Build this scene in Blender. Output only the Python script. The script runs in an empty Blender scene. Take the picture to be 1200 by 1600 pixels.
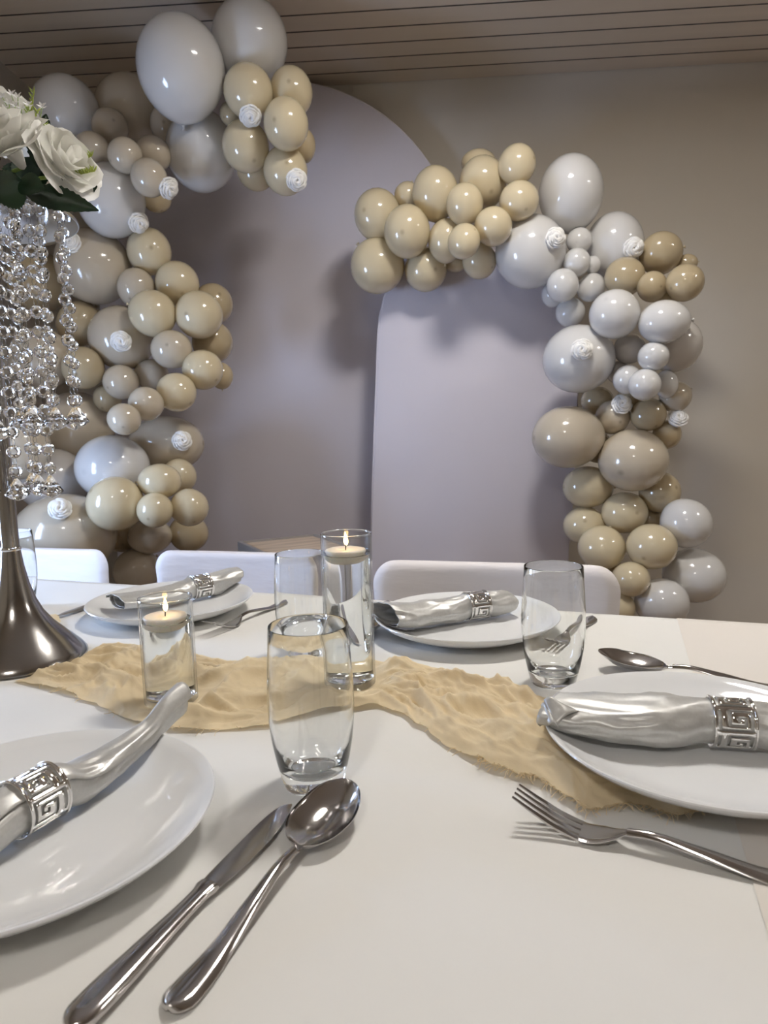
import bpy, bmesh, math, random
from mathutils import Vector, Matrix, noise

SC = bpy.context.scene
COL = SC.collection
RND = random.Random(7)
PI = math.pi

# ------------------------------------------------------------------ camera
F = 1050.0                       # focal length in pixels of the 1200x1600 frame
HZ, SL, DX = 675.0, -0.026, 60.0  # horizon row at the centre, its slope, wall-normal offset
CAMZ, TZ, CEIL = 1.06, 0.75, 2.45
v0 = HZ - 800.0
nU = Vector((SL, -1.0, v0 / F)).normalized()
q = Vector((DX, 0.0, F))
dU = (q - nU * q.dot(nU)).normalized()
rU = dU.cross(nU)
CAM = Vector((0, 0, CAMZ))


def ray(px, py):
    p = Vector((px - 600.0, py - 800.0, F))
    return Vector((p.dot(rU), p.dot(dU), p.dot(nU)))


def on_z(px, py, z):
    w = ray(px, py)
    return CAM + w * ((z - CAMZ) / w.z)


def on_y(px, py, y):
    w = ray(px, py)
    return CAM + w * (y / w.y)


cam_d = bpy.data.cameras.new('camera')
cam = bpy.data.objects.new('camera', cam_d)
COL.objects.link(cam)
ex = Vector((rU.x, dU.x, nU.x))
ey = -Vector((rU.y, dU.y, nU.y))
ez = -Vector((rU.z, dU.z, nU.z))
cam.matrix_world = Matrix(((ex.x, ey.x, ez.x, 0), (ex.y, ey.y, ez.y, 0), (ex.z, ey.z, ez.z, CAMZ), (0, 0, 0, 1)))
cam_d.sensor_fit = 'VERTICAL'
cam_d.sensor_height = 36.0
cam_d.lens = F / 1600.0 * 36.0
cam_d.clip_start = 0.02
cam_d.dof.use_dof = True
cam_d.dof.focus_distance = 0.85
cam_d.dof.aperture_fstop = 12.0
SC.camera = cam

# ------------------------------------------------------------------ world, view
SC.view_settings.view_transform = 'Standard'
SC.view_settings.look = 'None'
SC.view_settings.gamma = 1.0
SC.view_settings.use_curve_mapping = False
SC.view_settings.exposure = 0.42
world = bpy.data.worlds.new('daylight')
SC.world = world
world.use_nodes = True
bg = world.node_tree.nodes['Background']
bg.inputs[0].default_value = (0.50, 0.65, 1.0, 1)
bg.inputs[1].default_value = 28.0
SC.cycles.sample_clamp_indirect = 60.0
LAMP_A, LAMP_B, LAMP_C = 60.0, 34.0, 37.0

# ------------------------------------------------------------------ materials
M = {}


def new_mat(name):
    m = bpy.data.materials.new(name)
    m.use_nodes = True
    nt = m.node_tree
    return m, nt, nt.nodes['Principled BSDF'], nt.nodes['Material Output']


def setp(p, **kw):
    for k, v in kw.items():
        k = k.replace('_', ' ')
        if k in p.inputs:
            p.inputs[k].default_value = v


def add_noise(nt, p, color, amount, scale, bump=0.0, bscale=None, stretch=None, detail=4.0, bdist=0.01):
    tc = nt.nodes.new('ShaderNodeTexCoord')
    src = tc.outputs['Object']
    if stretch:
        mp = nt.nodes.new('ShaderNodeMapping')
        mp.inputs['Scale'].default_value = stretch
        nt.links.new(src, mp.inputs['Vector'])
        src = mp.outputs['Vector']
    n = nt.nodes.new('ShaderNodeTexNoise')
    n.inputs['Scale'].default_value = scale
    n.inputs['Detail'].default_value = detail
    nt.links.new(src, n.inputs['Vector'])
    r = nt.nodes.new('ShaderNodeValToRGB')
    c0 = [max(0, c * (1 - amount)) for c in color[:3]] + [1]
    c1 = [min(1, c * (1 + amount)) for c in color[:3]] + [1]
    r.color_ramp.elements[0].color = c0
    r.color_ramp.elements[1].color = c1
    r.color_ramp.elements[0].position = 0.3
    r.color_ramp.elements[1].position = 0.7
    nt.links.new(n.outputs['Fac'], r.inputs['Fac'])
    nt.links.new(r.outputs['Color'], p.inputs['Base Color'])
    if bump > 0:
        n2 = nt.nodes.new('ShaderNodeTexNoise')
        n2.inputs['Scale'].default_value = bscale or scale
        n2.inputs['Detail'].default_value = 5
        nt.links.new(src, n2.inputs['Vector'])
        b = nt.nodes.new('ShaderNodeBump')
        b.inputs['Strength'].default_value = bump
        b.inputs['Distance'].default_value = bdist
        nt.links.new(n2.outputs['Fac'], b.inputs['Height'])
        nt.links.new(b.outputs['Normal'], p.inputs['Normal'])


def mat(name, color, rough=0.5, metal=0.0, noise_amt=0.04, scale=6.0, bump=0.0, bscale=None, stretch=None, bdist=0.01, transl=0.0, **kw):
    m, nt, p, out = new_mat(name)
    p.inputs['Base Color'].default_value = (*color, 1)
    setp(p, Roughness=rough, Metallic=metal, **kw)
    add_noise(nt, p, color, noise_amt, scale, bump, bscale, stretch, bdist=bdist)
    if transl > 0:
        t = nt.nodes.new('ShaderNodeBsdfTranslucent')
        t.inputs['Color'].default_value = (*color, 1)
        mx = nt.nodes.new('ShaderNodeMixShader')
        mx.inputs[0].default_value = transl
        nt.links.new(p.outputs[0], mx.inputs[1])
        nt.links.new(t.outputs[0], mx.inputs[2])
        nt.links.new(mx.outputs[0], out.inputs['Surface'])
    M[name] = m
    return m


def latex(name, color, tip):
    m, nt, p, out = new_mat(name)
    setp(p, Roughness=0.16, Specular_IOR_Level=0.5, Coat_Weight=0.8, Coat_Roughness=0.05)
    tc = nt.nodes.new('ShaderNodeTexCoord')
    sp = nt.nodes.new('ShaderNodeSeparateXYZ')
    nt.links.new(tc.outputs['Object'], sp.inputs[0])
    r = nt.nodes.new('ShaderNodeValToRGB')          # thicker, darker latex at the very tip
    r.color_ramp.elements[0].position = 0.989
    r.color_ramp.elements[0].color = (*color, 1)
    r.color_ramp.elements[1].position = 0.998
    r.color_ramp.elements[1].color = (*tip, 1)
    nt.links.new(sp.outputs['Z'], r.inputs['Fac'])
    nt.links.new(r.outputs['Color'], p.inputs['Base Color'])
    t = nt.nodes.new('ShaderNodeBsdfTranslucent')
    t.inputs['Color'].default_value = (*color, 1)
    mx = nt.nodes.new('ShaderNodeMixShader')
    mx.inputs[0].default_value = 0.16
    nt.links.new(p.outputs[0], mx.inputs[1])
    nt.links.new(t.outputs[0], mx.inputs[2])
    nt.links.new(mx.outputs[0], out.inputs['Surface'])
    M[name] = m


def glass(name, ior=1.48, color=(1, 1, 1), rough=0.0, clear=0.0):
    m, nt, p, out = new_mat(name)
    nt.nodes.remove(p)
    g = nt.nodes.new('ShaderNodeBsdfGlass')
    g.inputs['Color'].default_value = (*color, 1)
    g.inputs['IOR'].default_value = ior
    g.inputs['Roughness'].default_value = rough
    src = g
    if clear > 0:
        t = nt.nodes.new('ShaderNodeBsdfTransparent')
        t.inputs['Color'].default_value = (*color, 1)
        src = nt.nodes.new('ShaderNodeMixShader')
        src.inputs[0].default_value = clear
        nt.links.new(g.outputs[0], src.inputs[1])
        nt.links.new(t.outputs[0], src.inputs[2])
    nt.links.new(src.outputs[0], out.inputs['Surface'])
    M[name] = m


def thin_glass(name, tint=(0.97, 0.98, 0.98), edge=0.8):
    # thin wall of glass: light passes straight through, Fresnel gloss on top, edges a little darker
    m, nt, p, out = new_mat(name)
    nt.nodes.remove(p)
    lw = nt.nodes.new('ShaderNodeLayerWeight')
    lw.inputs['Blend'].default_value = 0.5
    r = nt.nodes.new('ShaderNodeValToRGB')
    r.color_ramp.elements[0].position = 0.55
    r.color_ramp.elements[0].color = (*tint, 1)
    r.color_ramp.elements[1].position = 1.0
    r.color_ramp.elements[1].color = (edge, edge, edge, 1)
    nt.links.new(lw.outputs['Facing'], r.inputs['Fac'])
    t = nt.nodes.new('ShaderNodeBsdfTransparent')
    nt.links.new(r.outputs['Color'], t.inputs['Color'])
    g = nt.nodes.new('ShaderNodeBsdfGlossy')
    g.inputs['Roughness'].default_value = 0.01
    pw_ = nt.nodes.new('ShaderNodeMath')
    pw_.operation = 'POWER'
    pw_.inputs[1].default_value = 4.0
    nt.links.new(lw.outputs['Facing'], pw_.inputs[0])
    fr = nt.nodes.new('ShaderNodeMath')
    fr.operation = 'MULTIPLY_ADD'
    fr.inputs[1].default_value = 0.9
    fr.inputs[2].default_value = 0.035
    nt.links.new(pw_.outputs[0], fr.inputs[0])
    mx = nt.nodes.new('ShaderNodeMixShader')
    nt.links.new(fr.outputs[0], mx.inputs[0])
    nt.links.new(t.outputs[0], mx.inputs[1])
    nt.links.new(g.outputs[0], mx.inputs[2])
    nt.links.new(mx.outputs[0], out.inputs['Surface'])
    M[name] = m


def emit(name, color, strength):
    m, nt, p, out = new_mat(name)
    nt.nodes.remove(p)
    e = nt.nodes.new('ShaderNodeEmission')
    e.inputs[0].default_value = (*color, 1)
    e.inputs[1].default_value = strength
    nt.links.new(e.outputs[0], out.inputs['Surface'])
    M[name] = m


mat('wall_paint', (0.60, 0.555, 0.485), 0.85, noise_amt=0.03, scale=2.0, bump=0.05, bscale=160, bdist=0.002)
mat('plank_paint', (0.62, 0.53, 0.43), 0.55, noise_amt=0.05, scale=3.0, stretch=(0.3, 6, 6))
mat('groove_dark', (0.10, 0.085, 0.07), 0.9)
mat('floor_wood', (0.30, 0.22, 0.15), 0.45, noise_amt=0.25, scale=4.0, stretch=(1, 10, 1))
mat('white_trim', (0.75, 0.74, 0.72), 0.5)
mat('backdrop_fabric', (0.65, 0.62, 0.69), 0.75, noise_amt=0.015, scale=2.0, bump=0.08, bscale=9, bdist=0.02)
mat('piping_fabric', (0.72, 0.68, 0.72), 0.7)
mat('frame_metal', (0.55, 0.55, 0.56), 0.35, 0.9)
mat('cover_fabric', (0.80, 0.76, 0.76), 0.7, noise_amt=0.015, scale=5, bump=0.35, bscale=2.2, stretch=(1.2, 1, 5), bdist=0.03)
mat('chair_wood', (0.62, 0.47, 0.27), 0.4, noise_amt=0.12, scale=8, stretch=(1, 8, 1))
mat('tray_wood', (0.46, 0.36, 0.27), 0.5, noise_amt=0.2, scale=6, stretch=(1, 9, 1))
mat('table_wood', (0.35, 0.27, 0.18), 0.5, noise_amt=0.2, scale=5, stretch=(1, 8, 1))
mat('cloth_white', (0.80, 0.79, 0.76), 0.8, noise_amt=0.012, scale=3, bump=0.22, bscale=5.5, bdist=0.012)
mat('cloth_cream', (0.77, 0.725, 0.67), 0.8, noise_amt=0.012, scale=3, bump=0.22, bscale=5.5, bdist=0.012)
mat('gauze', (0.90, 0.76, 0.52), 0.9, noise_amt=0.06, scale=30, bump=0.35, bscale=120, bdist=0.002, transl=0.3)
mat('porcelain', (0.83, 0.84, 0.85), 0.07, noise_amt=0.0, scale=1)
mat('satin', (0.58, 0.575, 0.555), 0.40, 0.38, noise_amt=0.05, scale=300, bump=0.05, bscale=220, bdist=0.001, Anisotropic=0.5)
mat('steel', (0.52, 0.50, 0.49), 0.13, 1.0, noise_amt=0.02, scale=20)
mat('ring_steel', (0.80, 0.79, 0.77), 0.07, 1.0, noise_amt=0.01, scale=20)
mat('dark_chrome', (0.40, 0.385, 0.37), 0.17, 1.0, noise_amt=0.03, scale=90, stretch=(1, 1, 12))
mat('bright_chrome', (0.72, 0.71, 0.70), 0.06, 1.0, noise_amt=0.01, scale=20)
mat('rose_silk', (0.93, 0.92, 0.87), 0.6, noise_amt=0.02, scale=30, transl=0.25)
mat('foam_white', (0.90, 0.89, 0.87), 0.7, noise_amt=0.02, scale=60)
mat('leaf_green', (0.012, 0.035, 0.014), 0.35, noise_amt=0.4, scale=35, bump=0.3, bscale=60, bdist=0.002)
mat('stem_green', (0.25, 0.36, 0.08), 0.5, noise_amt=0.2, scale=40)
mat('fern_yellow', (0.42, 0.50, 0.09), 0.5, noise_amt=0.2, scale=40)
mat('wax', (0.90, 0.82, 0.70), 0.4, noise_amt=0.01, scale=20, Subsurface_Weight=0.25, Subsurface_Radius=(0.02, 0.012, 0.008))
mat('wick_black', (0.03, 0.025, 0.02), 0.9)
mat('wire', (0.35, 0.33, 0.31), 0.25, 1.0)
latex('latex_white', (0.78, 0.77, 0.76), (0.70, 0.69, 0.68))
latex('latex_cream', (0.75, 0.645, 0.44), (0.50, 0.40, 0.25))
latex('latex_sand', (0.64, 0.56, 0.44), (0.40, 0.34, 0.26))
latex('latex_tan', (0.57, 0.465, 0.30), (0.34, 0.27, 0.17))
latex('latex_pale', (0.68, 0.64, 0.60), (0.5, 0.47, 0.44))
glass('tumbler_glass', 1.48, (0.985, 0.99, 0.99))
thin_glass('thin_glass', (0.975, 0.98, 0.98), 0.72)
thin_glass('pane_glass', (0.95, 0.97, 0.97), 0.8)
glass('crystal', 1.58, (1.0, 1.0, 1.0))
glass('water', 1.33, (0.995, 1.0, 0.995))
emit('flame', (1.0, 0.62, 0.22), 14.0)
emit('diffuser_a', (1.0, 0.955, 0.895), LAMP_A)
emit('diffuser_b', (1.0, 0.955, 0.895), LAMP_B)
emit('diffuser_c', (1.0, 0.955, 0.895), LAMP_C)

# ------------------------------------------------------------------ helpers


def mesh(name, V, Fc, sharp=None, smooth=True, recalc=False):
    me = bpy.data.meshes.new(name)
    me.from_pydata([tuple(v) for v in V], [], Fc)
    me.validate()
    if recalc:
        bm = bmesh.new()
        bm.from_mesh(me)
        bmesh.ops.remove_doubles(bm, verts=bm.verts, dist=1e-6)
        bmesh.ops.recalc_face_normals(bm, faces=bm.faces)
        bm.to_mesh(me)
        bm.free()
    if smooth:
        me.polygons.foreach_set('use_smooth', [True] * len(me.polygons))
        if sharp is not None:
            me.set_sharp_from_angle(angle=math.radians(sharp))
    me.update()
    return me


def obj(name, me, material=None, parent=None, label=None):
    o = bpy.data.objects.new(name, me)
    COL.objects.link(o)
    if material and me and not me.materials:
        me.materials.append(M[material])
    if parent:
        o.parent = parent
    if label:
        o['label'] = label
    return o


def tag(o, label, cat, group=None):
    o['label'] = label
    o['category'] = cat
    if group:
        o['group'] = group
    return o


def thing(name, label, cat, loc=(0, 0, 0), rotz=0.0, group=None):
    o = bpy.data.objects.new(name, None)
    o.empty_display_size = 0.05
    COL.objects.link(o)
    o.location = loc
    o.rotation_euler = (0, 0, rotz)
    return tag(o, label, cat, group)


def struct(o):
    o['kind'] = 'structure'
    return o


def box_vf(x0, x1, y0, y1, z0, z1, V=None, Fc=None):
    V = [] if V is None else V
    Fc = [] if Fc is None else Fc
    b = len(V)
    V += [(x, y, z) for z in (z0, z1) for y in (y0, y1) for x in (x0, x1)]
    Fc += [tuple(b + i for i in f) for f in ((0, 2, 3, 1), (4, 5, 7, 6), (0, 1, 5, 4), (2, 6, 7, 3), (0, 4, 6, 2), (1, 3, 7, 5))]
    return V, Fc


def lathe(profile, n=48, cap=False):
    V, Fc = [], []
    for (r, z) in profile:
        for i in range(n):
            a = 2 * PI * i / n
            V.append((r * math.cos(a), r * math.sin(a), z))
    for k in range(len(profile) - 1):
        for i in range(n):
            j = (i + 1) % n
            Fc.append((k * n + i, k * n + j, (k + 1) * n + j, (k + 1) * n + i))
    if cap:
        Fc.append(tuple(reversed(range(n))))
        Fc.append(tuple((len(profile) - 1) * n + i for i in range(n)))
    return V, Fc


def tube(path, rad, n=8, V=None, Fc=None, cap=True):
    V = [] if V is None else V
    Fc = [] if Fc is None else Fc
    path = [Vector(p) for p in path]
    b = len(V)
    up = Vector((0, 0, 1))
    for k, p in enumerate(path):
        t = (path[min(k + 1, len(path) - 1)] - path[max(k - 1, 0)]).normalized()
        s = t.cross(up)
        if s.length < 1e-3:
            s = t.cross(Vector((1, 0, 0)))
        s.normalize()
        u = s.cross(t)
        r = rad[k] if isinstance(rad, (list, tuple)) else rad
        for i in range(n):
            a = 2 * PI * i / n
            V.append(tuple(p + s * (r * math.cos(a)) + u * (r * math.sin(a))))
    for k in range(len(path) - 1):
        for i in range(n):
            j = (i + 1) % n
            Fc.append((b + k * n + i, b + k * n + j, b + (k + 1) * n + j, b + (k + 1) * n + i))
    if cap:
        Fc.append(tuple(b + i for i in reversed(range(n))))
        Fc.append(tuple(b + (len(path) - 1) * n + i for i in range(n)))
    return V, Fc


def grid_faces(nu, nv, b=0, flip=False):
    Fc = []
    for i in range(nu - 1):
        for j in range(nv - 1):
            f = (b + i * nv + j, b + (i + 1) * nv + j, b + (i + 1) * nv + j + 1, b + i * nv + j + 1)
            Fc.append(tuple(reversed(f)) if flip else f)
    return Fc


def interp(x, pts):
    """smooth, overshoot-free curve through the points"""
    n = len(pts)
    if x <= pts[0][0]:
        return pts[0][1]
    if x >= pts[-1][0]:
        return pts[-1][1]
    k = 0
    while x > pts[k + 1][0]:
        k += 1

    def sec(i):
        return (pts[i + 1][1] - pts[i][1]) / (pts[i + 1][0] - pts[i][0])

    def tan(i):
        if i == 0:
            return sec(0)
        if i == n - 1:
            return sec(n - 2)
        a_, b_ = sec(i - 1), sec(i)
        return 0.0 if a_ * b_ <= 0 else 2 * a_ * b_ / (a_ + b_)

    h = pts[k + 1][0] - pts[k][0]
    t = (x - pts[k][0]) / h
    return ((2 * t ** 3 - 3 * t * t + 1) * pts[k][1] + (t ** 3 - 2 * t * t + t) * h * tan(k)
            + (3 * t * t - 2 * t ** 3) * pts[k + 1][1] + (t ** 3 - t * t) * h * tan(k + 1))


def lin(x, pts):
    if x <= pts[0][0]:
        return pts[0][1]
    for (x0, y0), (x1, y1) in zip(pts, pts[1:]):
        if x <= x1:
            return y0 + (y1 - y0) * (x - x0) / (x1 - x0)
    return pts[-1][1]


# ------------------------------------------------------------------ the room
WY = on_z(850, 116, CEIL).y                 # front wall plane
XL = on_y(70, 130, WY).x                     # left wall plane
XR, YB = 3.1, -2.4
floor = struct(obj('floor', mesh('floor', *box_vf(XL - 0.1, XR + 0.1, YB - 0.1, WY + 0.1, -0.06, 0.0), smooth=False), 'floor_wood'))
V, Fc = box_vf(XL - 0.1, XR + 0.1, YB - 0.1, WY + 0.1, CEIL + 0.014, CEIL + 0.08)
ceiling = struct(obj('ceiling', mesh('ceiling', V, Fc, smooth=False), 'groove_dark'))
pitch = 0.094
V, Fc = [], []
pw, pt = pitch - 0.007, 0.014
L0, L1 = XL, XR
V, Fc = box_vf(L0, L1, 0, pw, 0, pt)
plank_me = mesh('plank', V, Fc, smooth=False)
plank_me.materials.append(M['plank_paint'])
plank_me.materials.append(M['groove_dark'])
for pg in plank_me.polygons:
    pg.material_index = 1 if abs(pg.normal.y) > 0.5 else 0  # plank sides coloured dark to stand in for shade in the grooves
y = WY - pw - 0.004
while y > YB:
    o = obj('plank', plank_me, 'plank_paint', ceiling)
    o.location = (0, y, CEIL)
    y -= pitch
struct(obj('wall_front', mesh('wall_front', *box_vf(XL - 0.1, XR + 0.1, WY, WY + 0.1, 0, CEIL + 0.014), smooth=False), 'wall_paint'))
struct(obj('wall_back', mesh('wall_back', *box_vf(XL - 0.1, XR + 0.1, YB - 0.1, YB, 0, CEIL + 0.014), smooth=False), 'wall_paint'))
struct(obj('wall_right', mesh('wall_right', *box_vf(XR, XR + 0.1, YB, WY, 0, CEIL + 0.014), smooth=False), 'wall_paint'))
WN = (1.10, 1.55, 0.70, 1.35)                  # window in the left wall: y0, y1, z0, z1
V, Fc = box_vf(XL - 0.1, XL, YB, WN[0], 0, CEIL + 0.014)
box_vf(XL - 0.1, XL, WN[1], WY, 0, CEIL + 0.014, V, Fc)
box_vf(XL - 0.1, XL, WN[0], WN[1], 0, WN[2], V, Fc)
box_vf(XL - 0.1, XL, WN[0], WN[1], WN[3], CEIL + 0.014, V, Fc)
struct(obj('wall_left', mesh('wall_left', V, Fc, smooth=False), 'wall_paint'))
V, Fc = [], []
fx0, fx1, fw = XL - 0.08, XL - 0.02, 0.05
box_vf(fx0, fx1, WN[0], WN[0] + fw, WN[2], WN[3], V, Fc)
box_vf(fx0, fx1, WN[1] - fw, WN[1], WN[2], WN[3], V, Fc)
box_vf(fx0, fx1, WN[0] + fw, WN[1] - fw, WN[2], WN[2] + fw, V, Fc)
box_vf(fx0, fx1, WN[0] + fw, WN[1] - fw, WN[3] - fw, WN[3], V, Fc)
ym = (WN[0] + WN[1]) / 2
win = struct(obj('window_1', mesh('window_1', V, Fc, smooth=False), 'white_trim'))
for a, b in ((WN[0] + fw, WN[1] - fw),):
    V, Fc = box_vf(XL - 0.052, XL - 0.048, a, b, WN[2] + fw, WN[3] - fw)
    obj('pane', mesh('pane', V, Fc, smooth=False), 'pane_glass', win)
for nm, bx in (('baseboard_front', (XL, XR, WY - 0.014, WY, 0, 0.07)), ('baseboard_right', (XR - 0.014, XR, YB, WY - 0.014, 0, 0.07)),
               ('baseboard_left', (XL, XL + 0.014, YB, WY - 0.014, 0, 0.07))):
    struct(obj(nm, mesh(nm, *box_vf(*bx), smooth=False), 'white_trim'))
# the window is where the daylight of the world comes in
pd = bpy.data.lights.new('window_portal', 'AREA')
pd.shape = 'RECTANGLE'
pd.size, pd.size_y = WN[3] - WN[2], WN[1] - WN[0]
pd.cycles.is_portal = True
po = bpy.data.objects.new('window_portal', pd)
COL.objects.link(po)
po.location = (XL - 0.09, ym, (WN[2] + WN[3]) / 2)
po.rotation_euler = (0, -PI / 2, 0)


def ceiling_light(x, y, r, m, label):
    t = thing('ceiling_light', label, 'lamp', (x, y, CEIL))
    V, Fc = lathe([(0, 0), (r + 0.015, 0), (r + 0.015, -0.045), (r, -0.045), (r, -0.03), (0, -0.03)], 40)
    obj('housing', mesh('housing', V, Fc, 30), 'white_trim', t)
    V, Fc = lathe([(r - 0.001, -0.031), (r - 0.001, -0.038), (0.0005, -0.04)], 40)
    obj('diffuser', mesh('diffuser', V, Fc, 30), m, t)


ceiling_light(0.30, 1.38, 0.16, 'diffuser_a', 'round flat ceiling lamp above the middle of the dining table')
ceiling_light(2.3, 1.1, 0.17, 'diffuser_b', 'round flat ceiling lamp beside the right wall')
ceiling_light(-0.3, -1.0, 0.17, 'diffuser_c', 'round flat ceiling lamp behind the dining table')

# ------------------------------------------------------------------ backdrop panels


def panel(name, label, outline, y_front, thick, group=None):
    # outline: closed list of (x, z), standing on the floor
    t = thing(name, label, 'backdrop', (sum(p[0] for p in outline) / len(outline), y_front + thick / 2, 0))
    ox, oy = t.location.x, t.location.y
    n = len(outline)
    cx = sum(p[0] for p in outline) / n
    cz = sum(p[1] for p in outline) / n
    V, Fc = [], []
    offs = [(-thick / 2, 0.008), (-thick / 2 + 0.003, 0.002), (-thick / 2 + 0.009, 0.0), (thick / 2 - 0.009, 0.0), (thick / 2, 0.008)]
    for dy, ins in offs:
        for (x, z) in outline:
            d = Vector((cx - x, cz - z))
            d.normalize()
            V.append((x + d.x * ins - ox, dy, z + d.y * ins))
    for k in range(len(offs) - 1):
        for i in range(n):
            j = (i + 1) % n
            Fc.append((k * n + i, k * n + j, (k + 1) * n + j, (k + 1) * n + i))
    Fc.append(tuple(reversed(range(n))))
    Fc.append(tuple((len(offs) - 1) * n + i for i in range(n)))
    obj('cover', mesh('cover', V, Fc, 40), 'backdrop_fabric', t)
    path = [(x - ox, -thick / 2 + 0.006, z) for (x, z) in outline if z > 0.02]
    obj('piping', mesh('piping', *tube(path, 0.0035, 6)), 'piping_fabric', t)
    xs = [p[0] for p in outline if p[1] < 0.05]
    for x in (min(xs) + 0.08, max(xs) - 0.08):
        V, Fc = box_vf(x - ox - 0.02, x - ox + 0.02, -0.06, 0.04, 0.0, 0.012)
        obj('foot', mesh('foot', V, Fc, smooth=False), 'frame_metal', t)
    return t


BIG_Y = WY - 0.10
c0 = on_y(432, 433, BIG_Y)
Rb = 281 * BIG_Y / F
ol = [(c0.x + Rb, 0.012)] + [(c0.x + Rb * math.cos(a), c0.z + Rb * math.sin(a)) for a in [PI * k / 48 for k in range(49)]] + [(c0.x - Rb, 0.012)]
panel('arch_backdrop', 'tall wide white arched fabric backdrop panel against the wall', ol, BIG_Y, 0.035)
SM_Y = WY - 0.30
trace = [(579, 850), (582, 760), (585, 670), (588, 590), (590, 530), (593, 495), (600, 465), (613, 435), (632, 410), (660, 388), (700, 372), (742, 366),
         (785, 371), (825, 386), (858, 412), (880, 445), (895, 490), (902, 545), (904, 600), (902, 660), (898, 730), (890, 850)]
pts = [on_y(a, b, SM_Y) for a, b in trace]
ol = [(p.x, p.z) for p in pts]
kl = (ol[1][0] - ol[0][0]) / (ol[1][1] - ol[0][1])
ol = [(ol[0][0] - kl * (ol[0][1] - 0.012), 0.012)] + ol + [(ol[-1][0] - 0.02, 0.012)]
panel('arch_backdrop', 'short narrow white arched fabric backdrop panel in front of the tall one', list(reversed(ol)), SM_Y, 0.035)

# ------------------------------------------------------------------ dining table and cloth
pa, pb = on_z(70, 905, TZ), on_z(1200, 975, TZ)
tx = (pb - pa).normalized()                  # along the far edge, towards the right
tyv = Vector((-tx.y, tx.x, 0))               # away from the camera
TANG = math.atan2(tx.y, tx.x)
T0 = pa + tx * ((on_z(600, 936, TZ) - pa).dot(tx))   # origin on the far edge
TXL, TXR, TD = -1.05, 0.98, 1.30


def tl(p):
    d = Vector(p) - T0
    return Vector((d.dot(tx), d.dot(tyv), 0))


t = thing('dining_table', 'long wooden dining table hidden under a white cloth', 'table', (T0.x, T0.y, 0), TANG)
V, Fc = box_vf(TXL + 0.01, TXR - 0.01, -TD + 0.01, -0.01, TZ - 0.034, TZ - 0.004)
obj('tabletop', mesh('tabletop', V, Fc, smooth=False), 'table_wood', t)
V, Fc = box_vf(TXL + 0.1, TXR - 0.1, -TD + 0.1, -0.1, TZ - 0.11, TZ - 0.034)
obj('apron', mesh('apron', V, Fc, smooth=False), 'table_wood', t)
V, Fc = lathe([(0.022, 0), (0.035, TZ - 0.112)], 12, True)
leg_me = mesh('leg', V, Fc, 40)
for x in (TXL + 0.16, TXR - 0.16):
    for y in (-0.52, -TD + 0.16):
        o = obj('leg', leg_me, 'table_wood', t)
        o.location = (x, y, 0)


def cloth(name, label, x0, x1, zt, drop, m, seed, nx=90, ny=70, sides=True):
    V = []
    nyt, nxt = ny + 12, nx + 12
    for i in range(nxt):
        for j in range(nyt):
            u = (i - 6) / (nx - 1)
            v = (j - 6) / (ny - 1)
            uc, vc = min(1, max(0, u)), min(1, max(0, v))
            x = x0 + (x1 - x0) * uc
            y = -TD + TD * vc
            hx = max(0, 6 - i, i - (nxt - 7)) if sides else 0
            hy = max(0, 6 - j, j - (nyt - 7))
            if not sides:
                x = x0 + (x1 - x0) * i / (nxt - 1)
            h = max(hx, hy)
            z = zt
            if h > 0:
                ph = x * 17 + y * 19 + seed
                out = 0.006 + 0.018 * (h / 6) * (1 + math.sin(ph))
                z = zt - 0.004 - drop * (h - 0.6) / 5.4
                if hx >= hy and hx > 0:
                    x += out * (1 if u > 0.5 else -1)
                if hy >= hx and hy > 0:
                    y += out * (1 if v > 0.5 else -1)
            V.append((x, y, z))
    o = obj(name, mesh(name, V, grid_faces(nxt, nyt)), m)
    o.location = (T0.x, T0.y, 0)
    o.rotation_euler = (0, 0, TANG)
    return tag(o, label, 'tablecloth')


cloth('tablecloth', 'white cotton tablecloth spread over the whole dining table', TXL, TXR, TZ - 0.0005, 0.22, 'cloth_white', 0.0)
ca = (tl(on_z(1092, 968, TZ)).x + tl(on_z(1118, 1500, TZ)).x) / 2
cloth('tablecloth', 'cream cloth strip laid over the right end of the white tablecloth', ca, TXR + 0.002, TZ + 0.0005, 0.23, 'cloth_cream', 2.0, nx=40, sides=False)

# ------------------------------------------------------------------ chairs


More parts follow.
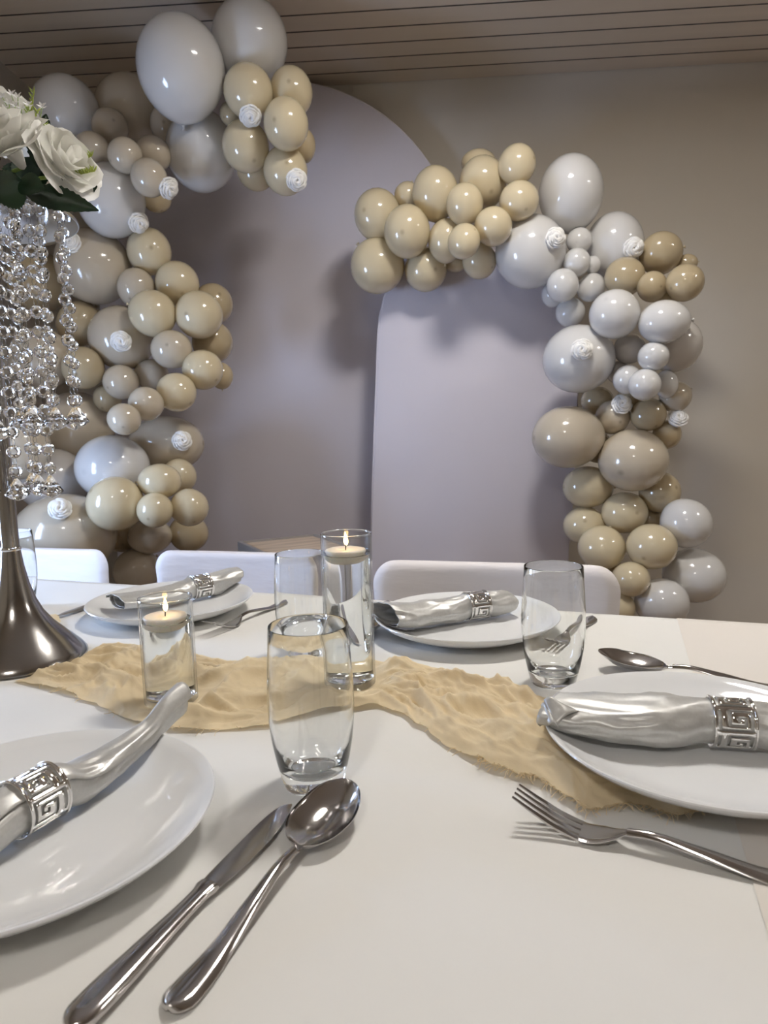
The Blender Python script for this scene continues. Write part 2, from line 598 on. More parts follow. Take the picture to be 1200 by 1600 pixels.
def chair(px_l, px_r, py_top, depth, label, yaw):
    pl, pr = on_y(px_l, py_top, depth), on_y(px_r, py_top + 8, depth)
    w = (pr - pl).length / math.cos(yaw) + 0.012
    mid = (pl + pr) / 2
    zt = mid.z
    t = thing('dining_chair', label, 'chair', (mid.x, mid.y, 0), yaw, 'covered chairs along the far side of the table')
    hw = w / 2
    rc, z0 = 0.055, 0.60
    nx, nz = 31, 26
    V, Fc = [], []
    for side in (-1, 1):
        for i in range(nx):
            for j in range(nz):
                u = -1 + 2 * i / (nx - 1)
                u = math.copysign(abs(u) ** 0.8, u)
                s = j / (nz - 1)
                z = z0 + (zt - z0) * (1 - (1 - s) ** 1.7)
                dz = zt - z
                wz = hw - 0.012 * (1 - s)
                if dz < rc:
                    wz -= rc - math.sqrt(max(0, rc * rc - (rc - dz) ** 2))
                x = u * wz
                e = max(abs(u), 0)
                th = 0.019 * math.sqrt(max(0, 1 - e ** 10)) * math.sqrt(max(0, 1 - (max(0, 1 - dz / 0.03)) ** 3))
                bow = 0.035 * (x / hw) ** 2
                zz = z - 0.010 * (1 - (x / hw) ** 2) * s ** 6
                V.append((x, side * th - bow + 0.02, zz))
        Fc += grid_faces(nx, nz, 0 if side < 0 else nx * nz, side > 0)
    cv = obj('back_cover', mesh('back_cover', V, Fc), 'cover_fabric', t)
    V, Fc = box_vf(-hw + 0.01, hw - 0.01, -0.44, 0.0, 0.43, 0.47)
    obj('seat', mesh('seat', V, Fc, smooth=False), 'chair_wood', t)
    # curved wooden back shell showing under the edge of the cover
    V, Fc = [], []
    for side in (-1, 1):
        for i in range(21):
            u = -1 + 2 * i / 20
            x = u * (hw + 0.004)
            for z in (0.47, 0.56, 0.64):
                V.append((x * (0.9 + 0.1 * (z - 0.47) / 0.17), side * 0.007 + 0.02 - 0.045 * u * u, z))
        Fc += grid_faces(21, 3, 0 if side < 0 else 63, side > 0)
    Fc += [(i * 3 + 2, (i + 1) * 3 + 2, 63 + (i + 1) * 3 + 2, 63 + i * 3 + 2) for i in range(20)]
    obj('backrest', mesh('backrest', V, Fc, 50), 'chair_wood', t)
    V, Fc = lathe([(0.013, 0), (0.018, 0.432)], 10, True)
    lm = mesh('leg', V, Fc, 40)
    for x in (-hw + 0.04, hw - 0.04):
        for y in (-0.40, -0.03):
            o = obj('leg', lm, 'chair_wood', t)
            o.location = (x, y, 0)
    return t


chair(583, 957, 872, 1.27, 'dining chair with a smooth white stretch cover, behind the plate beside the tall candle vase', TANG * 0.75)
chair(234, 512, 856, 1.66, 'dining chair with a wrinkled white cover, in front of the small wooden side table', TANG * 0.75)
chair(-92, 187, 850, 1.80, 'dining chair with a bluish white cover, behind the crystal centrepiece', TANG * 0.75)

# ------------------------------------------------------------------ side table
zs = 0.735
A, B, C = on_z(371, 846, zs), on_z(500, 833, zs), on_z(404, 868, zs)
ax = (B - A).normalized()
t = thing('side_table', 'small side table with a brown wooden top and grey metal frame', 'table', (A.x, A.y, 0), math.atan2(ax.y, ax.x))
wS, dS = 0.26, 0.36
V, Fc = box_vf(0.012, wS - 0.012, -dS + 0.012, -0.012, zs - 0.022, zs - 0.006)
obj('tabletop', mesh('tabletop', V, Fc, smooth=False), 'tray_wood', t)
for bx in ((0, wS, -0.012, 0), (0, wS, -dS, -dS + 0.012), (0, 0.012, -dS + 0.012, -0.012), (wS - 0.012, wS, -dS + 0.012, -0.012)):
    V, Fc = box_vf(*bx, zs - 0.028, zs)
    obj('rail', mesh('rail', V, Fc, smooth=False), 'frame_metal', t)
for x in (0.0, wS - 0.014):
    for y in (-0.014, -dS):
        V, Fc = box_vf(x, x + 0.014, y, y + 0.014, 0, zs - 0.028)
        obj('leg', mesh('leg', V, Fc, smooth=False), 'frame_metal', t)

# ------------------------------------------------------------------ balloons
ns, nr = 28, 18
V = [(0, 0, 1.0)]
for k in range(1, nr):
    a = PI * k / nr
    z = math.cos(a)
    r = math.sin(a)
    if z < 0:
        z *= 1.05
        r *= 1 - 0.05 * (z * z)
    for i in range(ns):
        V.append((r * math.cos(2 * PI * i / ns), r * math.sin(2 * PI * i / ns), z))
V.append((0, 0, -1.07))
Fc = [(0, 1 + i, 1 + (i + 1) % ns) for i in range(ns)]
for k in range(nr - 2):
    for i in range(ns):
        j = (i + 1) % ns
        Fc.append((1 + k * ns + i, 1 + (k + 1) * ns + i, 1 + (k + 1) * ns + j, 1 + k * ns + j))
last = len(V) - 1
bb = 1 + (nr - 2) * ns
Fc += [(last, bb + (i + 1) % ns, bb + i) for i in range(ns)]
BAL = {}
KN = {}
kV, kF = lathe([(0.03, -1.04), (0.05, -1.08), (0.03, -1.11), (0.075, -1.16), (0.08, -1.165), (0.02, -1.15)], 10)
for c in ('white', 'cream', 'sand', 'tan', 'pale'):
    BAL[c] = mesh('balloon', V, Fc)
    BAL[c].materials.append(M['latex_' + c])
    KN[c] = mesh('knot', kV, kF)
    KN[c].materials.append(M['latex_' + c])

CN = {'white': 'white', 'cream': 'cream', 'sand': 'sand-coloured', 'tan': 'tan', 'pale': 'pale grey'}
WHERE = {'A': 'over the top of the tall arch', 'B': 'in the garland below the ceiling corner',
         'C': 'in the garland beside the crystal strands', 'D': 'in the garland foot behind the chairs',
         'E': 'in the cream tip over the short arch', 'F': 'crowning the short arch',
         'G': 'in the tan cluster near the short arch', 'H': 'in the white stretch beside the short arch',
         'I': 'in the lower garland beside the short arch'}
RANK = ['highest', 'second highest', 'third highest', 'fourth highest', 'fifth highest', 'sixth highest', 'seventh highest', 'eighth highest', 'ninth highest', 'tenth highest',
        'eleventh highest', 'twelfth highest', 'lowest']
# (px x, px y, radius x, radius y, colour, layer from the back, cluster)
BL = [
    (104, 173, 48, 49, 'white', 1, 'B'), (202, 173, 50, 52, 'sand', 0, 'B'), (172, 199, 27, 27, 'sand', 2, 'B'), (143, 235, 26, 27, 'sand', 2, 'B'),
    (195, 243, 25, 26, 'sand', 3, 'B'), (240, 241, 26, 26, 'sand', 2, 'B'), (233, 278, 27, 28, 'sand', 4, 'B'), (245, 310, 22, 20, 'tan', 1, 'B'),
    (112, 242, 25, 24, 'white', 1, 'B'), (174, 314, 50, 54, 'white', 2, 'B'), (264, 195, 28, 30, 'sand', 0, 'B'),
    (283, 107, 66, 75, 'white', 3, 'A'), (390, 66, 58, 61, 'white', 1, 'A'), (315, 237, 53, 59, 'white', 1, 'A'), (388, 143, 38, 39, 'cream', 3, 'A'),
    (455, 144, 33, 36, 'cream', 2, 'A'), (447, 194, 34, 38, 'cream', 4, 'A'), (384, 229, 36, 38, 'cream', 3, 'A'), (446, 267, 34, 36, 'cream', 3, 'A'),
    (474, 227, 19, 26, 'tan', 1, 'A'), (400, 267, 30, 28, 'tan', 1, 'A'), (362, 178, 18, 18, 'tan', 0, 'A'),
    (147, 417, 55, 56, 'sand', 1, 'C'), (233, 393, 33, 35, 'cream', 2, 'C'), (213, 450, 28, 30, 'sand', 2, 'C'), (277, 443, 33, 33, 'cream', 2, 'C'),
    (239, 490, 35, 35, 'cream', 3, 'C'), (311, 492, 36, 36, 'cream', 4, 'C'), (333, 475, 30, 31, 'tan', 1, 'C'), (332, 535, 31, 32, 'tan', 2, 'C'),
    (268, 546, 31, 29, 'sand', 3, 'C'), (190, 528, 49, 47, 'sand', 2, 'C'), (124, 506, 32, 36, 'tan', 0, 'C'), (130, 575, 31, 32, 'tan', 2, 'C'),
    (189, 597, 27, 26, 'sand', 3, 'C'), (237, 585, 26, 23, 'sand', 2, 'C'), (317, 578, 31, 30, 'cream', 4, 'C'), (346, 587, 18, 21, 'tan', 1, 'C'),
    (276, 613, 30, 29, 'cream', 4, 'C'), (228, 631, 26, 26, 'sand', 4, 'C'), (194, 655, 25, 24, 'sand', 4, 'C'), (168, 622, 21, 22, 'tan', 1, 'C'),
    (60, 330, 48, 50, 'sand', 0, 'C'), (66, 560, 44, 46, 'sand', 0, 'C'), (60, 440, 44, 46, 'tan', 0, 'C'),
    (121, 667, 54, 53, 'sand', 0, 'D'), (261, 694, 56, 43, 'sand', 1, 'D'), (176, 731, 56, 50, 'white', 2, 'D'), (180, 787, 43, 40, 'cream', 3, 'D'),
    (250, 752, 32, 27, 'cream', 3, 'D'), (280, 744, 26, 27, 'cream', 2, 'D'), (242, 797, 27, 27, 'cream', 4, 'D'), (296, 793, 29, 29, 'cream', 3, 'D'),
    (234, 838, 33, 27, 'sand', 2, 'D'), (295, 833, 30, 27, 'tan', 1, 'D'), (84, 752, 50, 50, 'pale', 0, 'D'), (102, 836, 75, 63, 'sand', 1, 'D'),
    (192, 832, 30, 30, 'tan', 0, 'D'), (213, 892, 34, 34, 'sand', 1, 'D'), (30, 700, 45, 48, 'sand', 0, 'D'),
    (590, 336, 36, 39, 'cream', 2, 'E'), (636, 362, 36, 40, 'cream', 3, 'E'), (590, 416, 42, 41, 'cream', 2, 'E'), (665, 421, 33, 34, 'cream', 1, 'E'),
    (680, 302, 36, 42, 'cream', 2, 'E'), (636, 305, 20, 19, 'cream', 0, 'E'), (754, 286, 37, 40, 'cream', 2, 'E'), (747, 254, 27, 20, 'cream', 1, 'E'),
    (808, 257, 28, 31, 'cream', 2, 'E'), (811, 314, 31, 30, 'cream', 3, 'E'), (726, 319, 29, 33, 'cream', 3, 'E'), (771, 354, 29, 30, 'cream', 3, 'E'),
    (725, 377, 25, 28, 'cream', 4, 'E'), (697, 376, 28, 34, 'cream', 2, 'E'), (749, 408, 26, 28, 'cream', 2, 'E'), (712, 410, 18, 15, 'tan', 0, 'E'),
    (892, 302, 50, 60, 'white', 1, 'F'), (829, 394, 55, 56, 'white', 1, 'F'), (960, 385, 45, 54, 'white', 0, 'F'), (905, 376, 20, 20, 'white', 2, 'F'),
    (901, 410, 21, 22, 'white', 3, 'F'), (926, 414, 13, 14, 'white', 2, 'F'), (879, 446, 25, 26, 'white', 4, 'F'), (924, 449, 21, 23, 'white', 3, 'F'),
    (864, 460, 18, 20, 'white', 2, 'F'), (891, 488, 23, 22, 'white', 3, 'F'),
    (1032, 396, 31, 34, 'tan', 2, 'G'), (976, 433, 31, 30, 'tan', 2, 'G'), (1019, 448, 23, 24, 'tan', 3, 'G'), (1070, 442, 29, 29, 'tan', 3, 'G'),
    (1073, 411, 16, 14, 'tan', 1, 'G'), (1041, 466, 20, 18, 'tan', 1, 'G'),
    (960, 491, 39, 38, 'white', 4, 'H'), (1037, 503, 39, 34, 'white', 3, 'H'), (1055, 541, 40, 43, 'pale', 1, 'H'), (904, 561, 56, 53, 'white', 3, 'H'),
    (983, 545, 24, 24, 'pale', 2, 'H'), (966, 582, 18, 18, 'pale', 1, 'H'), (1021, 557, 24, 23, 'white', 4, 'H'), (980, 593, 22, 23, 'white', 4, 'H'),
    (1007, 601, 25, 25, 'white', 5, 'H'), (1041, 600, 18, 23, 'white', 4, 'H'),
    (1055, 620, 24, 25, 'sand', 2, 'I'), (933, 626, 25, 22, 'tan', 2, 'I'), (957, 652, 27, 27, 'sand', 3, 'I'), (1013, 648, 28, 25, 'tan', 3, 'I'),
    (1042, 679, 22, 23, 'tan', 2, 'I'), (985, 622, 20, 20, 'tan', 1, 'I'), (887, 683, 56, 49, 'sand', 4, 'I'), (989, 719, 54, 49, 'sand', 5, 'I'),
    (918, 761, 39, 33, 'cream', 4, 'I'), (913, 821, 33, 30, 'cream', 3, 'I'), (976, 801, 36, 33, 'cream', 5, 'I'), (1031, 769, 31, 33, 'tan', 3, 'I'),
    (1072, 818, 39, 40, 'white', 4, 'I'), (940, 856, 37, 33, 'cream', 5, 'I'), (1018, 854, 39, 36, 'cream', 6, 'I'), (1084, 899, 48, 43, 'white', 4, 'I'),
    (986, 905, 30, 28, 'cream', 6, 'I'), (967, 949, 25, 25, 'cream', 5, 'I'), (1034, 942, 42, 39, 'white', 5, 'I'), (1015, 812, 22, 22, 'tan', 2, 'I'),
    (955, 895, 20, 24, 'tan', 3, 'I'), (935, 700, 24, 24, 'tan', 2, 'I'),
]
ROSES = [(391, 178), (260, 292), (462, 280), (214, 346), (112, 381), (189, 533), (283, 689), (94, 797), (866, 373), (988, 387), (909, 547), (970, 634), (1057, 656)]
placed = []
order = sorted(range(len(BL)), key=lambda i: BL[i][5])
for bi in order:
    cx, cy, rx, ry, c, lay, cl = BL[bi]
    w = ray(cx, cy)
    w = w / w.y
    sc = w.length                      # metres along the ray per metre of y
    base = (BIG_Y + 0.003) if cl in 'ABCD' else (SM_Y + 0.003 if cx < 930 else SM_Y + 0.1)
    wl = ray(cx - rx, cy)
    kx = abs((w - wl / wl.y).length)   # radius in metres per metre of y
    kz = kx * ry / rx
    km = 0.5 * (kx + kz)
    y = base / (1 + km)
    for it in range(4):
        r = km * y
        for (p2, r2, lay2, cl2) in placed:
            if (cl2 in 'ABCD') != (cl in 'ABCD'):
                continue
            P = CAM + w * y
            d = p2 - P
            # lateral distance between the ray and the placed centre
            wn = w.normalized()
            lat = ((p2 - CAM) - wn * (p2 - CAM).dot(wn)).length
            need = 0.95 * (r + r2)
            if lat < need:
                ymax = (p2 - CAM).dot(wn) / sc - math.sqrt(need * need - lat * lat) / sc
                if y > ymax:
                    y = ymax
    near = [(((p2 - CAM) - wn * (p2 - CAM).dot(wn)).length / (r + r2), p2, r2) for (p2, r2, l2, c2) in placed if (c2 in 'ABCD') == (cl in 'ABCD')
            for wn in (w.normalized(),)]
    near = [q_ for q_ in near if q_[0] < 1.1]
    if near:
        k_, p2, r2 = min(near, key=lambda q_: q_[1].y)
        y = min(y, p2.y + 0.85 * min(r, r2))
    y = max(y, base - 0.72)
    if w.x - kx < 0 and (w.x - kx * 1.03) * y < XL + 0.005:
        y = (XL + 0.005) / (w.x - kx * 1.03)
    zmax = CEIL - 0.004
    top = (w.z + kz * 1.06)
    if CAMZ + top * y > zmax:
        y = (zmax - CAMZ) / top
    P = CAM + w * y
    placed.append((P, km * y, lay, cl))
    BL[bi] = BL[bi] + (P, kx * y, kz * y)


# packing check: the later a balloon is placed, the nearer it hangs to the viewer's side of the garland
BI = [dict(px=b[:4], P=b[7].copy(), rx=b[8], ry=b[9], left=b[6] in 'ABCD', cl=b[6]) for b in BL]
for k_, bi in enumerate(order):
    BI[bi]['rank'] = k_


def parts_of(i, j, P=None, f=1.0):
    """lateral and depth distance of two balloons, each over the sum of their radii that way"""
    A_, B_ = BI[i], BI[j]
    P = P or A_['P']
    wn = (P - CAM).normalized()
    d = B_['P'] - P
    dz = d.dot(wn)
    lat = (d - wn * dz).length
    phi = math.atan2(A_['px'][1] - B_['px'][1], A_['px'][0] - B_['px'][0])

    def rd(q_):
        return q_['rx'] * q_['ry'] / math.hypot(q_['ry'] * math.cos(phi), q_['rx'] * math.sin(phi))

    return lat / (rd(A_) * f + rd(B_)), dz, (A_['rx'] + A_['ry']) / 2 * f + (B_['rx'] + B_['ry']) / 2


def move(i, f):
    q_ = BI[i]
    q_['P'] = CAM + (q_['P'] - CAM) * f
    q_['rx'] *= f
    q_['ry'] *= f


def pairs(i):
    return [j for j in range(len(BI)) if j != i and BI[j]['left'] == BI[i]['left'] and (BI[i]['P'] - BI[j]['P']).length < 0.7]


for it in range(8):                          # press out any deep interpenetration
    for bi in order:
        for j in pairs(bi):
            if BI[j]['rank'] < BI[bi]['rank']:
                la, dz, rs = parts_of(bi, j)
                if la < 0.93:
                    want = rs * math.sqrt(0.945 ** 2 - la * la)
                    if dz < want - 1e-4:
                        D = (BI[bi]['P'] - CAM).length
                        move(bi, (D - (want - dz)) / D)


def nd(i, j, P=None, f=1.0):
    la, dz, rs = parts_of(i, j, P, f)
    return math.hypot(la, dz / rs)


CT = [0.962, 0.957]


def comps():
    n = len(BI)
    seen, out = {}, []
    for i in range(n):
        if i in seen:
            continue
        st_, c_ = [i], []
        seen[i] = 1
        while st_:
            k = st_.pop()
            c_.append(k)
            for j in pairs(k):
                if j not in seen and nd(k, j) < CT[0]:
                    seen[j] = 1
                    st_.append(j)
        out.append(c_)
    return sorted(out, key=len)


OLIM, PLIM = 0.90, 0.90
for it in range(300):                        # nothing hangs loose: a group that touches no other is slid in depth until it does
    cs = comps()
    done = False
    for c_ in cs:
        side = BI[c_[0]]['left']
        if len(c_) == max(len(q_) for q_ in cs if BI[q_[0]]['left'] == side):
            continue
        for step in range(1, 120):
            for sg in (1, -1):
                f = 1 + sg * step * 0.003
                ok, touch = True, False
                for i in c_:
                    q_ = BI[i]
                    Pn = CAM + (q_['P'] - CAM) * f
                    back = BIG_Y if q_['left'] else (SM_Y if q_['px'][0] < 930 else WY - 0.03)
                    if Pn.z + q_['ry'] * f * 1.05 > CEIL - 0.003 or Pn.x - q_['rx'] * f * 1.03 < XL or Pn.y + q_['rx'] * f > back + 0.004:
                        ok = False
                        break
                    for j in pairs(i):
                        if j in c_:
                            continue
                        la, dz, rs = parts_of(i, j, Pn, f)
                        m_ = math.hypot(la, dz / rs)
                        if la < OLIM and (dz > 0) != (BI[i]['rank'] > BI[j]['rank']):
                            ok = False
                        if m_ < PLIM and m_ < nd(i, j) - 1e-4:
                            ok = False
                        if m_ < CT[1]:
                            touch = True
                    if not ok:
                        break
                if ok and touch:
                    for i in c_:
                        move(i, f)
                    done = True
                    break
            if done:
                break
        if done:
            break
    if not done:
        if OLIM < 0.6:
            break
        OLIM, PLIM = OLIM - 0.1, PLIM - 0.015
        CT[:] = [0.985, 0.98] if OLIM < 0.75 else CT
NCOMP = [len(q_) for q_ in comps()]
for bi, q_ in enumerate(BI):
    BL[bi] = BL[bi][:7] + (q_['P'], q_['rx'], q_['ry'])


def hit_balloon(px, py):
    w = ray(px, py).normalized()
    best = None
    for b in BL:
        P, r = b[7], 0.5 * (b[8] + b[9])
        s = (P - CAM).dot(w)
        d2 = (P - CAM).length_squared - s * s
        if d2 < r * r:
            tt = s - math.sqrt(r * r - d2)
            if best is None or tt < best[0]:
                best = (tt, b)
    if best is None:
        b = min(BL, key=lambda q_: (q_[7] - CAM).cross(w).length - q_[8])
        best = ((b[7] - CAM).dot(w) - 0.35 * b[8], b)
    return CAM + w * best[0], best[1]


rose_hits = [hit_balloon(*p) for p in ROSES]
rosy = {id(h[1][7]) for h in rose_hits}


def size_word(b):
    m_ = max(b[2], b[3])
    return 'large' if m_ >= 44 else ('medium' if m_ >= 31 else 'small')


def base_label(b):
    return size_word(b) + ' ' + CN[b[4]] + ' balloon ' + ('with a foam rose ' if id(b[7]) in rosy else '') + WHERE[b[6]]


sets = {}
for b in BL:
    sets.setdefault(base_label(b), []).append(b)
for b in BL:
    cx, cy, rx, ry, c, lay, cl, P, rX, rZ = b
    lab = base_label(b)
    same = sorted(sets[lab], key=lambda q_: q_[1])
    if len(same) > 1:
        k = [id(q_) for q_ in same].index(id(b))
        lab = (RANK[-1] if k == len(same) - 1 else RANK[k]) + ' ' + lab
    o = obj('balloon', BAL[c])
    view = (CAM - P).normalized()
    e1 = Vector((0, 0, 1)).cross(view).normalized()
    e1 = e1 if e1.x > 0 else -e1
    e2 = view.cross(e1).normalized()
    rM = 0.5 * (rX + rZ)
    if ry > 1.13 * rx:
        # hangs or stands: long axis upright
        ax_ = e2 + view * RND.uniform(-0.05, 0.1) + e1 * RND.uniform(-0.06, 0.06)
        scl = (rX, rM * 0.97, rZ / 1.05)
    elif rx > 1.13 * ry:
        ax_ = e1 * RND.choice((-1, 1)) + view * RND.uniform(0.25, 0.5)
        scl = (rZ, rM * 0.97, rX / 1.0)
    else:
        ax_ = view * RND.choice((0.2, 0.5, 1.0)) + e1 * RND.uniform(-0.7, 0.7) + e2 * RND.uniform(-0.7, 0.3)
        scl = (rM, rM, rM)
    zA = ax_.normalized()
    if scl[0] == scl[1]:
        xA = e1 - zA * e1.dot(zA)
        scl = (rX, rZ, rM)
    elif ry > rx:
        xA = e1 - zA * e1.dot(zA)
    else:
        xA = e2 - zA * e2.dot(zA)
    xA.normalize()
    yA = zA.cross(xA)
    Mx = Matrix((xA, yA, zA)).transposed().to_4x4()
    o.matrix_world = Matrix.Translation(P) @ Mx @ Matrix.Diagonal((*scl, 1))
    tag(o, lab, 'balloon', ('balloons on the tall arch' if cl in 'ABCD' else 'balloons on the short arch'))
    obj('knot', KN[c], None, o)


# ------------------------------------------------------------------ roses
def petal(a, span, r0, r1, h0, h, curl, wave, nu=9, nv=8, seed=0.0, tip=0.0):
    V = []
    for i in range(nu):
        u = -1 + 2 * i / (nu - 1)
        for j in range(nv):
            v = j / (nv - 1)
            wdt = (0.35 + 0.65 * math.sin(PI * 0.5 * min(1, v * 1.6)))
            vv = v * (1 - 0.22 * u * u * v) + tip * max(0, 1 - abs(u) * 3) * v
            ang = a + u * span * wdt
            rad = r0 + (r1 - r0) * (math.sin(PI / 2 * min(1, vv)) ** 0.8) + curl * max(0, vv - 0.6) ** 2 * 6
            rad += wave * math.sin(u * 5 + seed) * v * v
            z = h0 + h * vv - curl * max(0, vv - 0.75) ** 2 * 7 + wave * 0.8 * math.sin(u * 6 + seed * 2) * v
            V.append((rad * math.cos(ang), rad * math.sin(ang), z))
    return V, grid_faces(nu, nv)


def rose_layers(R, rn):
    out = []
    spec = [(3, 1.25, 0.02, 0.20, 0.10, 0.78, 0.0, 0.01), (4, 1.1, 0.05, 0.40, 0.06, 0.76, 0.03, 0.02), (5, 0.95, 0.08, 0.62, 0.02, 0.70, 0.09, 0.035),
            (5, 0.90, 0.10, 0.82, -0.02, 0.58, 0.16, 0.05), (6, 0.85, 0.12, 0.98, -0.06, 0.42, 0.22, 0.06)]
    for k, (n, sp, r0, r1, h0, h, cu, wv) in enumerate(spec):
        off = rn.uniform(0, 6)
        for i in range(n):
            out.append(petal(off + 2 * PI * i / n + rn.uniform(-0.1, 0.1), sp, r0 * R, r1 * R * rn.uniform(0.94, 1.06), h0 * R, h * R * rn.uniform(0.93, 1.06),
                             cu * R, wv * R, seed=rn.uniform(0, 6)))
    return out


foam = []
for s_ in range(3):
    V, Fc = lathe([(0.0, 0.72), (0.15, 0.71), (0.35, 0.62), (0.6, 0.40), (0.75, 0.15), (0.8, 0.0), (0.6, -0.18), (0.2, -0.3), (0.0, -0.35)], 20)
    rr_ = random.Random(30 + s_)
    for ring, (rk, npet) in enumerate(((0.06, 2), (0.20, 3), (0.36, 4), (0.54, 5), (0.72, 6))):
        off = rr_.uniform(0, 6)
        for pk in range(npet):
            a0_ = off + 2 * PI * pk / npet
            sp_ = PI / npet * 1.25
            zd = 0.82 * (1 - rk * rk)
            b0 = len(V)
            for iu in range(9):
                u = -1 + iu / 4.0
                fall = math.sqrt(max(0, 1 - u * u * 0.92))
                aa = a0_ + u * sp_
                spi = 0.06 * u                       # spiral: one side tucked under the next petal
                for (dr, dz) in ((-0.03, -0.16), (0.03, 0.14 * fall), (0.11 + 0.07 * fall, 0.27 * fall), (0.19 + 0.12 * fall, 0.22 * fall), (0.19 + 0.08 * fall, 0.08 * fall - 0.03), (0.06, -0.16)):
                    r_ = rk + dr + spi + rr_.uniform(-0.008, 0.008)
                    V.append((r_ * math.cos(aa), r_ * math.sin(aa), zd + dz))
            Fc += grid_faces(9, 6, b0)
    foam.append(mesh('foam_rose', V, Fc))
for k, ((hp, b), (px, py)) in enumerate(zip(rose_hits, ROSES)):
    nrm = (hp - b[7]).normalized()
    view = (CAM - hp).normalized()
    if (hp - b[7]).length > 1.3 * b[8]:
        nrm = view
    axis = (nrm * 0.7 + view * 0.7).normalized()
    o = obj('foam_rose', foam[k % 3], 'foam_white')
    rr = 0.0335 if b[7].z < 9 else 0.03
    o.matrix_world = Matrix.Translation(hp - nrm * 0.003) @ axis.to_track_quat('Z', 'Y').to_matrix().to_4x4() @ Matrix.Rotation(k * 1.3, 4, 'Z') @ Matrix.Scale(rr, 4)
    same = sorted([h[1] for h in rose_hits if base_label(h[1]) == base_label(b)], key=lambda q_: q_[1])
    up_ = '' if len(same) < 2 else ('upper ' if same[0][7] is b[7] else 'lower ')
    tag(o, 'white foam rose on the ' + up_ + size_word(b) + ' ' + CN[b[4]] + ' balloon ' + WHERE[b[6]], 'rose', 'foam roses stuck on the balloon garlands')

# ------------------------------------------------------------------ table runner
ST = on_z(33, 1030, TZ)                       # centrepiece foot
V1 = on_z(268, 1093, TZ + 0.004)              # short vase foot
V2 = on_z(548, 1066, TZ + 0.004)              # tall vase foot
PR = Vector((0, 0, 0))
far_px = [(118, 1026), (170, 1014), (235, 1008), (300, 1024), (360, 1036), (430, 1036), (510, 1032), (590, 1034), (660, 1042), (730, 1052), (800, 1072), (850, 1092),
          (930, 1120), (1060, 1150), (1240, 1180)]
near_px = [(22, 1062), (90, 1078), (150, 1100), (205, 1128), (270, 1140), (350, 1139), (430, 1133), (520, 1112), (590, 1102), (630, 1116), (690, 1160), (760, 1198), (845, 1222),
           (912, 1267), (985, 1256), (1060, 1276), (1120, 1266), (1260, 1270)]


def resample(pts, n):
    P = [on_z(a, b, TZ + 0.003) for a, b in pts]
    d = [0]
    for p, q_ in zip(P, P[1:]):
        d.append(d[-1] + (q_ - p).length)
    out = []
    for i in range(n):
        s = d[-1] * i / (n - 1)
        out.append(Vector((lin(s, list(zip(d, [p.x for p in P]))), lin(s, list(zip(d, [p.y for p in P]))), 0)))
    return out


NU, NV = 420, 84
fp, np_ = resample(far_px, NU), resample(near_px, NU)
pc_right = None
FLAT = [(V1, 0.034), (V2, 0.034)]
V = []


def ridge(x):
    return 1 - abs(2 * (x - math.floor(x)) - 1)


for i in range(NU):
    for j in range(NV):
        s = j / (NV - 1)
        ss = s + 0.06 * math.sin(i * 0.036 + 3 * s)  * math.sin(PI * s)
        p = fp[i] * (1 - ss) + np_[i] * ss
        q3 = Vector((i * 0.016, s * 3.2, 0.0))
        warp = noise.noise(q3 * 0.9)

        def rg(fi, fs, off, sharp=1.0):
            v_ = 1 - abs(noise.noise(Vector((i * fi + off, s * fs + warp * 1.1 + off, off * 1.7)))) * 2.2
            return max(0, v_) ** sharp

        h = (0.0015 + 0.0120 * rg(0.020, 3.4, 1.3) + 0.0085 * rg(0.036, 6.5, 4.1, 1.6) + 0.0040 * rg(0.060, 11.0, 7.7, 1.6)
             + 0.0016 * rg(0.16, 20.0, 2.9) + 0.0035 * noise.noise(Vector((i * 0.03, s * 3, 1.7))))
        edge = min(1, min(s, 1 - s) * 7)
        h = max(0.0012, h) * (0.30 + 0.70 * edge)
        e2 = min(1, i / 35.0)
        h *= 0.5 + 0.5 * e2
        wob = 0.004 * noise.noise(Vector((i * 0.11, s * 2, 9.0))) * (1 if j in (0, NV - 1) else 0.5)
        z = TZ + 0.001 + h
        for c_, rr in FLAT:
            dd = (Vector((p.x, p.y, 0)) - Vector((c_.x, c_.y, 0))).length
            k = min(1, max(0, (dd - rr) / 0.03))
            z = TZ + 0.002 + (z - TZ - 0.002) * k
        V.append(Vector((p.x + wob, p.y + wob, z)))
RUN = (V, grid_faces(NU, NV))

# ------------------------------------------------------------------ plates
prof = [(0.0005, 0.003), (0.078, 0.003), (0.081, 0.0), (0.087, 0.0), (0.092, 0.003), (0.115, 0.0085), (0.133, 0.0172), (0.1405, 0.0235), (0.1425, 0.0258), (0.1420, 0.0270),
        (0.1400, 0.0270), (0.132, 0.0212), (0.113, 0.0120), (0.097, 0.0075), (0.085, 0.0066), (0.0005, 0.0062)]
plate_me = mesh('plate', *lathe(prof, 96), 60)


def plate(px, py, z, label):
    p = on_z(px, py, z + 0.022)
    o = obj('plate', plate_me, 'porcelain')
    o.location = (p.x, p.y, z)
    tag(o, label, 'plate', 'white dinner plates on the table')
    return o


pl_front = plate(40, 1274, TZ + 0.001, 'white dinner plate beside the knife and spoon, napkin tail overhanging its rim')
pl_right = plate(1100, 1143, TZ + 0.009, 'white dinner plate resting on the frayed end of the beige runner')
pl_mid = plate(729, 963, TZ + 0.001, 'white dinner plate behind the tall candle vase, napkin with open mouth on it')
pl_left = plate(268, 938, TZ + 0.001, 'white dinner plate behind the short candle vase')

